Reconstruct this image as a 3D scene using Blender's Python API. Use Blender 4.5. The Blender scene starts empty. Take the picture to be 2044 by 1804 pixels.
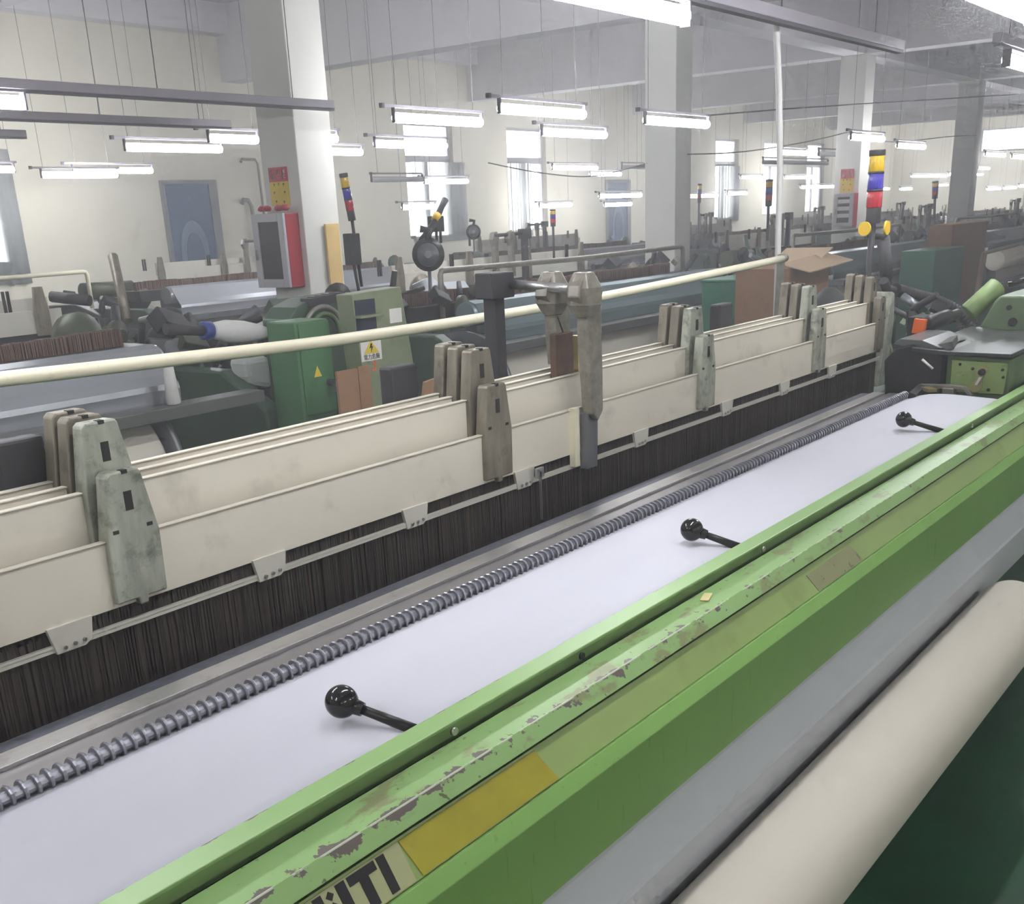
import bpy, bmesh, math, random
from mathutils import Vector, Matrix
R = random.Random(7)
sc = bpy.context.scene
COL = sc.collection

# ------------------------------------------------------------------ camera
CAM_H = 1.65
YAW, PIT, ROL = math.radians(37.389), math.radians(-20.670), math.radians(-2.582)
FPX, CX, CY = 2213.8, 1022.0, 1264.5
Fv = Vector((math.cos(PIT) * math.cos(YAW), math.cos(PIT) * math.sin(YAW), math.sin(PIT)))
r_ = Fv.cross(Vector((0, 0, 1))).normalized()
u_ = r_.cross(Fv)
Rv = math.cos(ROL) * r_ + math.sin(ROL) * u_
Uv = -math.sin(ROL) * r_ + math.cos(ROL) * u_
cam_d = bpy.data.cameras.new('camera')
cam = bpy.data.objects.new('camera', cam_d)
COL.objects.link(cam)
M = Matrix((Rv, Uv, -Fv)).transposed().to_4x4()
M.translation = Vector((0, 0, CAM_H))
cam.matrix_world = M
cam_d.sensor_fit = 'HORIZONTAL'
cam_d.sensor_width = 36.0
cam_d.lens = FPX / 2044 * 36
cam_d.shift_y = (CY - 902) / 2044
cam_d.clip_start = 0.05
sc.camera = cam

# ------------------------------------------------------------------ world, exposure
w = bpy.data.worlds.new('daylight')
sc.world = w
w.use_nodes = True
w.node_tree.nodes['Background'].inputs[0].default_value = (0.93, 0.96, 1.0, 1)
w.node_tree.nodes['Background'].inputs[1].default_value = 6.0
sc.view_settings.view_transform = 'Standard'
sc.view_settings.look = 'None'
sc.view_settings.gamma = 1.0
sc.view_settings.use_curve_mapping = False
sc.view_settings.exposure = 0.4
sc.cycles.use_denoising = True
sc.cycles.max_bounces = 4
sc.cycles.diffuse_bounces = 2
sc.cycles.glossy_bounces = 2
sc.cycles.use_adaptive_sampling = True
sc.cycles.adaptive_threshold = 0.13
sc.cycles.adaptive_min_samples = 12
sc.cycles.light_sampling_threshold = 0.015
sc.cycles.caustics_reflective = False
sc.cycles.caustics_refractive = False
sc.cycles.sample_clamp_indirect = 6.0
TUBE_STRENGTH = 38.0

# ------------------------------------------------------------------ helpers
def ray(x, y):
    return (x - CX) / FPX * Rv - (y - CY) / FPX * Uv + Fv
def at(x, y, X=None, Y=None, Z=None):
    """world point seen at a place of the photograph, at a known distance"""
    d = ray(x, y)
    if X is not None: t = X / d.x
    elif Y is not None: t = Y / d.y
    else: t = (Z - CAM_H) / d.z
    return Vector((0, 0, CAM_H)) + t * d

class MB:
    def __init__(s): s.v, s.f, s.sm = [], [], []
    def add(s, vs, fs, smooth=False):
        b = len(s.v)
        s.v += [tuple(v) for v in vs]
        s.f += [tuple(i + b for i in f) for f in fs]
        s.sm += [smooth] * len(fs)
        return s
    def box(s, x0, x1, y0, y1, z0, z1):
        return s.add([(x0,y0,z0),(x1,y0,z0),(x1,y1,z0),(x0,y1,z0),(x0,y0,z1),(x1,y0,z1),(x1,y1,z1),(x0,y1,z1)],
                     [(3,2,1,0),(4,5,6,7),(0,1,5,4),(1,2,6,5),(2,3,7,6),(3,0,4,7)])
    def obox(s, c, ax, ay, az):
        c, ax, ay, az = Vector(c), Vector(ax), Vector(ay), Vector(az)
        vs = [c + i*ax + j*ay + k*az for k in (-1,1) for i, j in ((-1,-1),(1,-1),(1,1),(-1,1))]
        return s.add(vs, [(3,2,1,0),(4,5,6,7),(0,1,5,4),(1,2,6,5),(2,3,7,6),(3,0,4,7)])
    def prism(s, poly, axis, a0, a1, smooth=False):
        """poly is 2D; axis 'x': (y,z), 'y': (x,z), 'z': (x,y)"""
        def p(q, a):
            return (a, q[0], q[1]) if axis == 'x' else ((q[0], a, q[1]) if axis == 'y' else (q[0], q[1], a))
        n = len(poly)
        vs = [p(q, a0) for q in poly] + [p(q, a1) for q in poly]
        fs = [tuple(range(n - 1, -1, -1)), tuple(range(n, 2 * n))]
        s.add(vs, fs)
        b = len(s.v) - 2 * n
        for i in range(n):
            j = (i + 1) % n
            s.f.append((b + i, b + j, b + n + j, b + n + i)); s.sm.append(smooth)
        return s
    def cyl(s, p0, p1, r0, r1=None, n=16, cap=True):
        p0, p1 = Vector(p0), Vector(p1)
        r1 = r0 if r1 is None else r1
        d = (p1 - p0).normalized()
        a = d.orthogonal().normalized(); b = d.cross(a)
        vs = []
        for p, rr in ((p0, r0), (p1, r1)):
            for i in range(n):
                t = 2 * math.pi * i / n
                vs.append(p + rr * (math.cos(t) * a + math.sin(t) * b))
        s.add(vs, [(i, (i + 1) % n, n + (i + 1) % n, n + i) for i in range(n)], True)
        if cap:
            k = len(s.v) - 2 * n
            s.f += [tuple(k + i for i in range(n - 1, -1, -1)), tuple(k + n + i for i in range(n))]; s.sm += [False, False]
        return s
    def lathe(s, p0, p1, prof, n=20, cap=True):
        """prof: (t along p0->p1 in metres, radius)"""
        p0, p1 = Vector(p0), Vector(p1)
        d = (p1 - p0).normalized()
        a = d.orthogonal().normalized(); b = d.cross(a)
        vs = []
        for t, rr in prof:
            for i in range(n):
                q = 2 * math.pi * i / n
                vs.append(p0 + d * t + rr * (math.cos(q) * a + math.sin(q) * b))
        fs = []
        for k in range(len(prof) - 1):
            for i in range(n):
                fs.append((k*n+i, k*n+(i+1)%n, (k+1)*n+(i+1)%n, (k+1)*n+i))
        s.add(vs, fs, True)
        if cap:
            k = len(s.v) - len(vs); m = len(prof) - 1
            s.f += [tuple(k + i for i in range(n - 1, -1, -1)), tuple(k + m * n + i for i in range(n))]; s.sm += [False, False]
        return s
    def ball(s, c, r, n=20, m=12):
        prof = [(-r * math.cos(math.pi * i / m), max(1e-4, r * math.sin(math.pi * i / m))) for i in range(m + 1)]
        c = Vector(c)
        return s.lathe(c, c + Vector((0, 0, 1)), prof, n)
    def tube(s, pts, r, n=8, cap=True):
        pts = [Vector(p) for p in pts]
        vs, prev = [], None
        for i, p in enumerate(pts):
            d = (pts[min(i + 1, len(pts) - 1)] - pts[max(i - 1, 0)]).normalized()
            a = d.orthogonal().normalized() if prev is None else (prev - d * prev.dot(d)).normalized()
            prev = a
            b = d.cross(a)
            rr = r[i] if isinstance(r, (list, tuple)) else r
            for k in range(n):
                t = 2 * math.pi * k / n
                vs.append(p + rr * (math.cos(t) * a + math.sin(t) * b))
        fs = [(k*n+i, k*n+(i+1)%n, (k+1)*n+(i+1)%n, (k+1)*n+i) for k in range(len(pts)-1) for i in range(n)]
        s.add(vs, fs, True)
        if cap:
            k = len(s.v) - len(vs); m = len(pts) - 1
            s.f += [tuple(k + i for i in range(n - 1, -1, -1)), tuple(k + m * n + i for i in range(n))]; s.sm += [False, False]
        return s
    def sheet(s, prof, a0, a1, axis='x', thick=0.002, smooth=True, nx=1):
        """extruded open profile with thickness (2D offset along normals)"""
        n = len(prof); off = []
        for i in range(n):
            p, q = prof[max(i-1,0)], prof[min(i+1,n-1)]
            dx, dy = q[0]-p[0], q[1]-p[1]; L = math.hypot(dx, dy) or 1
            off.append((prof[i][0] + dy/L*thick, prof[i][1] - dx/L*thick))
        poly = list(prof) + off[::-1]
        return s.prism(poly, axis, a0, a1, smooth)
    def mesh(s, name, mat):
        me = bpy.data.meshes.new(name)
        me.from_pydata(s.v, [], s.f)
        me.polygons.foreach_set('use_smooth', s.sm)
        bm = bmesh.new(); bm.from_mesh(me)
        bmesh.ops.recalc_face_normals(bm, faces=bm.faces)
        bm.to_mesh(me); bm.free()
        if mat: me.materials.append(mat)
        me.update()
        return me
    def build(s, name, mat, parent=None, label=None, bevel=0, kind=None, seg=2):
        o = bpy.data.objects.new(name, s.mesh(name, mat))
        COL.objects.link(o)
        if parent is not None:
            o.parent = parent
            q = parent; off = Vector((0, 0, 0))
            while q is not None:
                off += q.location; q = q.parent
            o.location = -off
        if label: o['label'] = label
        if kind: o['kind'] = kind
        if bevel:
            m = o.modifiers.new('bevel', 'BEVEL'); m.width = bevel; m.segments = seg
            m.limit_method = 'ANGLE'; m.angle_limit = math.radians(40)
        return o

def thing(name, label, cat, loc, group=None):
    o = bpy.data.objects.new(name, None)
    COL.objects.link(o); o.location = loc
    o.empty_display_size = 0.1
    o['label'] = label; o['category'] = cat
    if group: o['group'] = group
    return o
def tag(o, label, cat, group=None):
    o['label'] = label; o['category'] = cat
    if group: o['group'] = group
    return o
def struct(o):
    o['kind'] = 'structure'; return o
KIDS = {}
def copy_tree(o, delta=None, parent=None):
    c = o.copy(); COL.objects.link(c)
    c.parent = parent
    if delta is not None: c.location = o.location + Vector(delta)
    for ch in list(o.children): copy_tree(ch, None, c)
    return c

# ------------------------------------------------------------------ materials
def nt(name):
    m = bpy.data.materials.new(name); m.use_nodes = True
    t = m.node_tree
    return m, t, t.nodes['Principled BSDF']
def N(t, typ, **kw):
    n = t.nodes.new(typ)
    for k, v in kw.items():
        if k == 'inp':
            for a, b in v.items(): n.inputs[a].default_value = b
        else: setattr(n, k, v)
    return n
def c4(c): return (c[0], c[1], c[2], 1)
def lin(r, g, b):
    f = lambda c: (c/255/12.92) if c/255 <= .04045 else ((c/255+.055)/1.055)**2.4
    return (f(r), f(g), f(b))
MATS = {}
def pm(name, col, rough=.5, metal=0., var=.12, scale=6., stretch=(1,1,1), bump=0., dirt=None, dirt_amt=.5, dirt_scale=9., spec=.5, coat=0., dirt_lo=.55, dirt_hi=.75):
    m, t, b = nt(name)
    tc = N(t, 'ShaderNodeTexCoord'); mp = N(t, 'ShaderNodeMapping'); mp.inputs['Scale'].default_value = stretch
    t.links.new(tc.outputs['Object'], mp.inputs['Vector'])
    nz = N(t, 'ShaderNodeTexNoise', inp={'Scale': scale, 'Detail': 5, 'Roughness': .6})
    t.links.new(mp.outputs[0], nz.inputs['Vector'])
    rp = N(t, 'ShaderNodeValToRGB')
    rp.color_ramp.elements[0].position = .3; rp.color_ramp.elements[1].position = .7
    rp.color_ramp.elements[0].color = c4([max(0, x*(1-var)) for x in col]); rp.color_ramp.elements[1].color = c4([min(1, x*(1+var)) for x in col])
    t.links.new(nz.outputs['Fac'], rp.inputs['Fac'])
    out = rp.outputs['Color']
    if dirt:
        n2 = N(t, 'ShaderNodeTexNoise', inp={'Scale': dirt_scale, 'Detail': 6, 'Roughness': .65})
        t.links.new(tc.outputs['Object'], n2.inputs['Vector'])
        r2 = N(t, 'ShaderNodeValToRGB')
        r2.color_ramp.elements[0].position = dirt_lo; r2.color_ramp.elements[1].position = dirt_hi
        r2.color_ramp.elements[0].color = (0,0,0,1); r2.color_ramp.elements[1].color = (dirt_amt,)*3 + (1,)
        t.links.new(n2.outputs['Fac'], r2.inputs['Fac'])
        mx = N(t, 'ShaderNodeMix', data_type='RGBA')
        t.links.new(r2.outputs['Color'], mx.inputs['Factor']); t.links.new(out, mx.inputs['A']); mx.inputs['B'].default_value = c4(dirt)
        out = mx.outputs['Result']
    t.links.new(out, b.inputs['Base Color'])
    b.inputs['Roughness'].default_value = rough; b.inputs['Metallic'].default_value = metal
    b.inputs['Specular IOR Level'].default_value = spec
    if coat: b.inputs['Coat Weight'].default_value = coat
    if bump:
        bp = N(t, 'ShaderNodeBump', inp={'Strength': bump, 'Distance': .003})
        t.links.new(nz.outputs['Fac'], bp.inputs['Height']); t.links.new(bp.outputs[0], b.inputs['Normal'])
    MATS[name] = m
    return m
def em(name, col, s):
    m, t, b = nt(name)
    b.inputs['Base Color'].default_value = c4(col)
    b.inputs['Emission Color'].default_value = c4(col); b.inputs['Emission Strength'].default_value = s
    MATS[name] = m
    return m

m_wall = pm('wall_plaster', lin(238,231,215), .85, var=.03, scale=1.2, dirt=lin(170,160,145), dirt_amt=.35, dirt_scale=1.6, dirt_lo=.6, dirt_hi=.8, spec=.2)
m_ceil = pm('ceiling_plaster', lin(232,228,230), .9, var=.03, scale=.8, spec=.2)
m_beam = pm('beam_plaster', lin(224,220,224), .9, var=.03, scale=.8, spec=.2)
m_column = pm('column_plaster', lin(226,224,218), .8, var=.03, scale=2, dirt=lin(120,112,100), dirt_amt=.5, dirt_scale=14, dirt_lo=.7, dirt_hi=.74, spec=.25)
m_floor = pm('floor_epoxy', lin(20,74,42), .35, var=.35, scale=3, dirt=lin(70,80,72), dirt_amt=.6, dirt_scale=7, dirt_lo=.62, dirt_hi=.72)
m_white = pm('panel_paint', lin(222,214,198), .45, var=.04, scale=3, stretch=(1,1,2), dirt=lin(128,118,100), dirt_amt=.42, dirt_scale=8, dirt_lo=.56, dirt_hi=.8)
m_white2 = pm('aged_white_paint', lin(206,202,190), .5, var=.05, scale=3, dirt=lin(120,110,95), dirt_amt=.4, dirt_scale=5)
m_bracket = pm('bracket_metal', lin(172,175,160), .4, .35, var=.28, scale=30, stretch=(1,1,.25), dirt=lin(84,88,74), dirt_amt=.75, dirt_scale=24, dirt_lo=.5, dirt_hi=.68, bump=.1)
m_bracketd = pm('bracket_metal_worn', lin(132,124,110), .42, .35, var=.3, scale=30, stretch=(1,1,.25), dirt=lin(60,48,38), dirt_amt=.7, dirt_scale=20)
m_cast = pm('cast_aluminium', lin(140,134,124), .42, .45, var=.25, scale=35, bump=.35, dirt=lin(60,55,50), dirt_amt=.6, dirt_scale=18)
m_black = pm('black_iron', lin(52,50,54), .55, .1, var=.2, scale=20, dirt=lin(80,76,72), dirt_amt=.3)
m_blackgloss = pm('black_bakelite', lin(14,14,16), .12, var=.05, spec=.6)
m_rod = pm('black_worn_rod', lin(40,38,36), .35, .5, var=.3, scale=60, dirt=lin(112,150,82), dirt_amt=.8, dirt_scale=50, dirt_lo=.66, dirt_hi=.7)
m_darkmetal = pm('dark_oily_metal', lin(44,44,46), .4, .5, var=.35, scale=18, dirt=lin(84,74,62), dirt_amt=.5)
m_grey = pm('grey_metal', lin(120,122,126), .4, .6, var=.15, scale=12)
m_steel = pm('bright_steel', lin(190,188,188), .28, .85, var=.12, scale=24, stretch=(.1,1,1), dirt=lin(120,112,100), dirt_amt=.5, dirt_scale=30)
m_silver = pm('silver_film', lin(168,170,176), .24, .55, var=.08, scale=3, stretch=(.15,1,1))
m_teal = pm('blue_grey_warp_film', lin(132,150,154), .25, .45, var=.08, scale=3, stretch=(.15,1,1))
m_cream = pm('cream_pipe', lin(244,236,208), .4, var=.03, scale=4, dirt=lin(150,140,120), dirt_amt=.35, dirt_scale=30, dirt_lo=.6, dirt_hi=.8)
m_pvc = pm('white_conduit', lin(226,222,220), .4, var=.03)
m_galv = pm('galvanised_pipe', lin(150,146,136), .45, .5, var=.2, scale=30)
m_brown = pm('brown_drop_wires', lin(118,92,80), .5, .3, var=.45, scale=60, stretch=(1,1,.05))
m_cloth_w = None
m_green_d = pm('dark_green_paint', lin(56,80,60), .4, var=.12, scale=4, dirt=lin(36,46,36), dirt_amt=.6, dirt_scale=6)
m_green_c = pm('cabinet_green_paint', lin(76,120,80), .38, var=.06, scale=3, dirt=lin(50,80,52), dirt_amt=.4, dirt_scale=5)
m_green_t = pm('teal_green_box', lin(40,112,84), .4, var=.06)
m_olive = pm('pale_olive_paint', lin(128,136,106), .45, var=.1, scale=5, dirt=lin(80,84,66), dirt_amt=.5, dirt_scale=7)
m_plate_g = pm('light_green_plate', lin(150,172,104), .4, var=.06, dirt=lin(90,84,50), dirt_amt=.6, dirt_scale=20, dirt_lo=.6, dirt_hi=.72)
m_house_g = pm('housing_green', lin(98,120,80), .42, var=.08, dirt=lin(60,64,48), dirt_amt=.5)
m_card = pm('cardboard', lin(152,116,86), .85, var=.06, scale=5, dirt=lin(110,80,60), dirt_amt=.4)
m_ply = pm('tan_board', lin(222,188,120), .7, var=.05, scale=4, stretch=(1,1,.4), dirt=lin(240,220,170), dirt_amt=.4)
m_doorblue = pm('door_blue', lin(78,104,138), .5, var=.1, scale=5, dirt=lin(120,134,150), dirt_amt=.5, dirt_scale=8)
m_doorframe = pm('door_frame_grey', lin(140,142,146), .6, var=.08, dirt=lin(110,80,60), dirt_amt=.4)
m_red = pm('red_paint', lin(176,34,52), .35, var=.06)
m_alu = pm('aluminium_frame', lin(196,194,200), .4, .3, var=.05)
m_alud = pm('cabinet_dark_glass', lin(70,58,64), .15, var=.1)
m_signred = pm('sign_red', lin(196,60,76), .5, var=.06)
m_signyel = pm('sign_yellow', lin(222,196,60), .5, var=.06)
m_ink = pm('black_ink', lin(30,28,28), .6, var=.02)
m_inkw = pm('white_ink', lin(236,222,222), .6, var=.02)
m_orange = pm('orange_plastic', lin(226,104,40), .4, var=.05)
m_yellow = pm('yellow_plastic', lin(240,196,40), .4, var=.05)
m_blue = pm('blue_plastic', lin(36,62,140), .35, var=.05)
m_bobbin = pm('white_yarn', lin(216,214,210), .8, var=.04, scale=40)
m_sticker = pm('white_sticker', lin(226,222,216), .5, var=.03)
m_trunk = pm('lamp_trunking', lin(148,142,150), .45, .2, var=.06)
m_trunkd = pm('lamp_fitting_dark', lin(70,66,74), .5, var=.06)
m_wire = pm('hanging_wire', lin(110,102,104), .6, var=.05)
m_offtube = pm('unlit_tube_glass', lin(222,222,224), .2, var=.02)
m_tube = em('lit_tube', (0.94, 0.96, 1.0), TUBE_STRENGTH)
m_roll = pm('cream_cloth_roll', lin(226,218,204), .75, var=.015, scale=5, stretch=(.2,1,1), spec=.2)

# fabric: fine weave relief
def cloth_mat(name, col, rough):
    m, t, b = nt(name)
    tc = N(t, 'ShaderNodeTexCoord')
    wv = N(t, 'ShaderNodeTexWave', inp={'Scale': 240., 'Distortion': .3}); wv.bands_direction = 'X'
    t.links.new(tc.outputs['Object'], wv.inputs['Vector'])
    nz = N(t, 'ShaderNodeTexNoise', inp={'Scale': 3., 'Detail': 3})
    mp = N(t, 'ShaderNodeMapping'); mp.inputs['Scale'].default_value = (.3, 3, 1)
    t.links.new(tc.outputs['Object'], mp.inputs['Vector']); t.links.new(mp.outputs[0], nz.inputs['Vector'])
    rp = N(t, 'ShaderNodeValToRGB')
    rp.color_ramp.elements[0].position = .35; rp.color_ramp.elements[1].position = .65
    rp.color_ramp.elements[0].color = c4([x*.97 for x in col]); rp.color_ramp.elements[1].color = c4(col)
    t.links.new(nz.outputs['Fac'], rp.inputs['Fac']); t.links.new(rp.outputs[0], b.inputs['Base Color'])
    bp = N(t, 'ShaderNodeBump', inp={'Strength': .08, 'Distance': .0005})
    t.links.new(wv.outputs['Fac'], bp.inputs['Height']); t.links.new(bp.outputs[0], b.inputs['Normal'])
    b.inputs['Roughness'].default_value = rough; b.inputs['Specular IOR Level'].default_value = .35
    return m
m_cloth = cloth_mat('white_woven_cloth', lin(206,205,214), .55)
m_clothg = cloth_mat('grey_white_cloth', lin(214,217,222), .55)

# chipped green paint: bare metal along the worn edge, brown stains on the flat top
def green_paint(name, col, edge=None, stains=True, scratch=False):
    m, t, b = nt(name)
    tc = N(t, 'ShaderNodeTexCoord'); sp = N(t, 'ShaderNodeSeparateXYZ')
    t.links.new(tc.outputs['Object'], sp.inputs[0])
    big = N(t, 'ShaderNodeTexNoise', inp={'Scale': 2.0, 'Detail': 3}); t.links.new(tc.outputs['Object'], big.inputs['Vector'])
    rp = N(t, 'ShaderNodeValToRGB')
    rp.color_ramp.elements[0].position = .3; rp.color_ramp.elements[1].position = .7
    rp.color_ramp.elements[0].color = c4([x*.93 for x in col]); rp.color_ramp.elements[1].color = c4([x*1.06 for x in col])
    t.links.new(big.outputs['Fac'], rp.inputs['Fac']); out = rp.outputs['Color']
    def mix(fac, colr):
        nonlocal out
        mx = N(t, 'ShaderNodeMix', data_type='RGBA')
        t.links.new(fac, mx.inputs['Factor']); t.links.new(out, mx.inputs['A']); mx.inputs['B'].default_value = c4(colr)
        out = mx.outputs['Result']
    def thresh(val, lo, hi, amt=1.0):
        r = N(t, 'ShaderNodeMapRange', inp={'From Min': lo, 'From Max': hi, 'To Min': 0, 'To Max': amt}); r.clamp = True
        t.links.new(val, r.inputs['Value']); return r.outputs[0]
    if stains:
        mp = N(t, 'ShaderNodeMapping'); mp.inputs['Scale'].default_value = (.7, 1.5, 1.0); t.links.new(tc.outputs['Object'], mp.inputs['Vector'])
        s1 = N(t, 'ShaderNodeTexNoise', inp={'Scale': 17., 'Detail': 5, 'Roughness': .6}); t.links.new(mp.outputs[0], s1.inputs['Vector'])
        mix(thresh(s1.outputs['Fac'], .55, .62, .75), lin(132,128,92))
        s3 = N(t, 'ShaderNodeTexNoise', inp={'Scale': 60., 'Detail': 4, 'Roughness': .55}); t.links.new(tc.outputs['Object'], s3.inputs['Vector'])
        mix(thresh(s3.outputs['Fac'], .66, .69, .9), lin(92,96,70))
    if scratch:
        mp2 = N(t, 'ShaderNodeMapping'); mp2.inputs['Scale'].default_value = (1., 1., .12); mp2.inputs['Rotation'].default_value = (0, .5, 0)
        t.links.new(tc.outputs['Object'], mp2.inputs['Vector'])
        s4 = N(t, 'ShaderNodeTexNoise', inp={'Scale': 90., 'Detail': 2}); t.links.new(mp2.outputs[0], s4.inputs['Vector'])
        mix(thresh(s4.outputs['Fac'], .68, .71, .5), [x*.6 for x in col])
    if edge:
        y0, wid, dens = edge
        ab = N(t, 'ShaderNodeMath', operation='SUBTRACT', inp={1: y0}); t.links.new(sp.outputs['Y'], ab.inputs[0])
        aa = N(t, 'ShaderNodeMath', operation='ABSOLUTE'); t.links.new(ab.outputs[0], aa.inputs[0])
        dv = N(t, 'ShaderNodeMath', operation='MULTIPLY', inp={1: .34 / wid}); t.links.new(aa.outputs[0], dv.inputs[0])
        n1 = N(t, 'ShaderNodeTexNoise', inp={'Scale': 34., 'Detail': 5, 'Roughness': .6}); t.links.new(tc.outputs['Object'], n1.inputs['Vector'])
        # the paint is knocked off most where the operators lean, near the label end
        n0 = N(t, 'ShaderNodeMapRange', inp={'From Min': .5, 'From Max': 2.6, 'To Min': .10, 'To Max': -.06}); t.links.new(sp.outputs['X'], n0.inputs['Value'])
        ad = N(t, 'ShaderNodeMath', operation='ADD'); t.links.new(n1.outputs['Fac'], ad.inputs[0]); t.links.new(n0.outputs[0], ad.inputs[1])
        sb = N(t, 'ShaderNodeMath', operation='SUBTRACT'); t.links.new(ad.outputs[0], sb.inputs[0]); t.links.new(dv.outputs[0], sb.inputs[1])
        mix(thresh(sb.outputs[0], dens, dens + .012), lin(104,94,88))
        fine = N(t, 'ShaderNodeMath', operation='LESS_THAN', inp={1: .0013}); t.links.new(aa.outputs[0], fine.inputs[0])
        fm = N(t, 'ShaderNodeMath', operation='MULTIPLY'); t.links.new(fine.outputs[0], fm.inputs[0]); t.links.new(thresh(n1.outputs['Fac'], .42, .5, .8), fm.inputs[1])
        mix(fm.outputs[0], lin(206,214,190))
    t.links.new(out, b.inputs['Base Color'])
    b.inputs['Roughness'].default_value = .34; b.inputs['Specular IOR Level'].default_value = .5
    return m
G1 = lin(145,180,114)
m_gbody = green_paint('breast_beam_green', G1, edge=(.842, .022, .525), stains=True)
m_gstrip = green_paint('cover_strip_green', G1, edge=(.936, .006, .5), stains=False)
m_gfront = green_paint('front_skirt_green', lin(132,176,92), stains=False, scratch=True)
m_grecess = pm('label_recess_green', lin(152,176,100), .4, var=.06, scale=4, dirt=lin(120,124,60), dirt_amt=.5, dirt_scale=6)
m_labely = pm('yellow_label', lin(172,162,34), .45, var=.08, scale=14, dirt=lin(140,130,40), dirt_amt=.5, dirt_scale=18)
m_labelw = pm('letter_plate', lin(176,178,130), .45, var=.05, dirt=lin(140,140,90), dirt_amt=.4)
m_heddle = pm('heddle_wires', lin(66,57,51), .6, .0, var=.45, scale=120, stretch=(1,1,.03))
m_heddleback = pm('dark_heddle_mass', lin(26,24,24), .7, var=.3, scale=90, stretch=(1,1,.05))  # near-black streaked colour of the packed heddles on the back looms
m_plastic = None

def film(name):
    m, t, b = nt(name)
    b.inputs['Base Color'].default_value = (.9,.92,.92,1); b.inputs['Roughness'].default_value = .35
    b.inputs['Transmission Weight'].default_value = .55; b.inputs['IOR'].default_value = 1.05
    nz = N(t, 'ShaderNodeTexNoise', inp={'Scale': 5., 'Detail': 4}); tc = N(t, 'ShaderNodeTexCoord')
    t.links.new(tc.outputs['Object'], nz.inputs['Vector'])
    bp = N(t, 'ShaderNodeBump', inp={'Strength': .5, 'Distance': .03}); t.links.new(nz.outputs['Fac'], bp.inputs['Height']); t.links.new(bp.outputs[0], b.inputs['Normal'])
    return m
m_film = film('plastic_sheet')
def glass(name):
    m, t, b = nt(name)
    b.inputs['Base Color'].default_value = (.95,.97,.97,1); b.inputs['Roughness'].default_value = .08
    b.inputs['Transmission Weight'].default_value = 1; b.inputs['IOR'].default_value = 1.02
    return m
m_glass = glass('window_glass')

# ================================================================== THE HALL
XW0, XW1, YW0, YW1 = -7.0, 44.0, -5.5, 15.0
ZC, ZB, ZWB = 4.81, 3.77, 4.40
struct(MB().box(XW0, XW1, YW0, YW1, -.1, 0).build('floor', m_floor))
struct(MB().box(XW0-.2, XW1+.2, YW0-.2, YW1+.2, ZC, ZC+.15).build('ceiling', m_ceil))

def wall_with_holes(name, axis, c0, c1, a0, a1, holes):
    """wall slab between c0..c1 across, a0..a1 along, rectangular holes (lo, hi, z0, z1)"""
    mb = MB(); holes = sorted(holes)
    def bx(l, h, z0, z1):
        if h - l < 1e-4 or z1 - z0 < 1e-4: return
        if axis == 'x': mb.box(l, h, c0, c1, z0, z1)
        else: mb.box(c0, c1, l, h, z0, z1)
    cuts = sorted({a0, a1} | {h[0] for h in holes} | {h[1] for h in holes})
    for l, h in zip(cuts, cuts[1:]):
        hs = sorted([q for q in holes if q[0] < (l+h)/2 < q[1]], key=lambda q: q[2])
        z = 0
        for q in hs:
            bx(l, h, z, q[2]); z = q[3]
        bx(l, h, z, ZC)
    return struct(mb.build(name, m_wall))

BW = []   # windows of the back wall: (x0, x1, z0, z1)
for x0 in (17.0, 20.2, 26.6, 29.7, 32.8, 36.0, 39.2):
    BW.append((x0, x0 + 1.42, 1.30, 3.35))
BW.append((7.55, 8.85, 1.30, 3.0))
wall_with_holes('wall_back', 'x', YW1, YW1 + .25, XW0, XW1, BW)
EW = [(y0, y0 + 3.0, 3.0, 3.75) for y0 in (9.0, 5.4, 1.8)]
wall_with_holes('wall_right', 'y', XW1, XW1 + .25, YW0, YW1, EW)
wall_with_holes('wall_left', 'y', XW0 - .25, XW0, YW0, YW1, [])
wall_with_holes('wall_front', 'x', YW0 - .25, YW0, XW0, XW1, [])

nwin = 0
def window(x0, x1, z0, z1, zt=None, axis='x', c=0.0):
    """aluminium window: outer frame, transom, mullion, panes"""
    global nwin
    nwin += 1
    root = bpy.data.objects.new('window_%d' % nwin, None); COL.objects.link(root)
    root.location = ((x0+x1)/2, c, z0) if axis == 'x' else (c, (x0+x1)/2, z0)
    root['kind'] = 'structure'
    def B(mb, a, b, c0, c1, zz0, zz1):
        if axis == 'x': mb.box(a, b, c0, c1, zz0, zz1)
        else: mb.box(c0, c1, a, b, zz0, zz1)
        return mb
    f = MB(); t = .05
    B(f, x0, x0+t, c, c+.07, z0, z1); B(f, x1-t, x1, c, c+.07, z0, z1)
    B(f, x0+t, x1-t, c, c+.07, z0, z0+t); B(f, x0+t, x1-t, c, c+.07, z1-t, z1)
    f.build('window_frame', m_alu, root)
    xm = (x0+x1)/2
    if zt: B(MB(), x0+t, x1-t, c, c+.07, zt-.06, zt+.06).build('transom', m_alu, root)
    zs = [(z0+t, (zt-.06) if zt else z1-t)] + ([(zt+.06, z1-t)] if zt else [])
    for k, (a, b) in enumerate(zs):
        if k == 0:
            B(MB(), xm-.035, xm+.035, c, c+.07, a, b).build('mullion', m_alu, root)
            B(MB(), x0+t, xm-.035, c+.03, c+.036, a, b).build('pane', m_glass, root)
            B(MB(), xm+.035, x1-t, c+.03, c+.036, a, b).build('pane', m_glass, root)
        else:
            B(MB(), x0+t, x1-t, c+.03, c+.036, a, b).build('pane', m_glass, root)
    return root
for (x0, x1, z0, z1) in BW: window(x0, x1, z0, z1, 2.72, 'x', YW1 + .1)
for (y0, y1, z0, z1) in EW: window(y0, y1, z0, z1, None, 'y', XW1 + .1)

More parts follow.
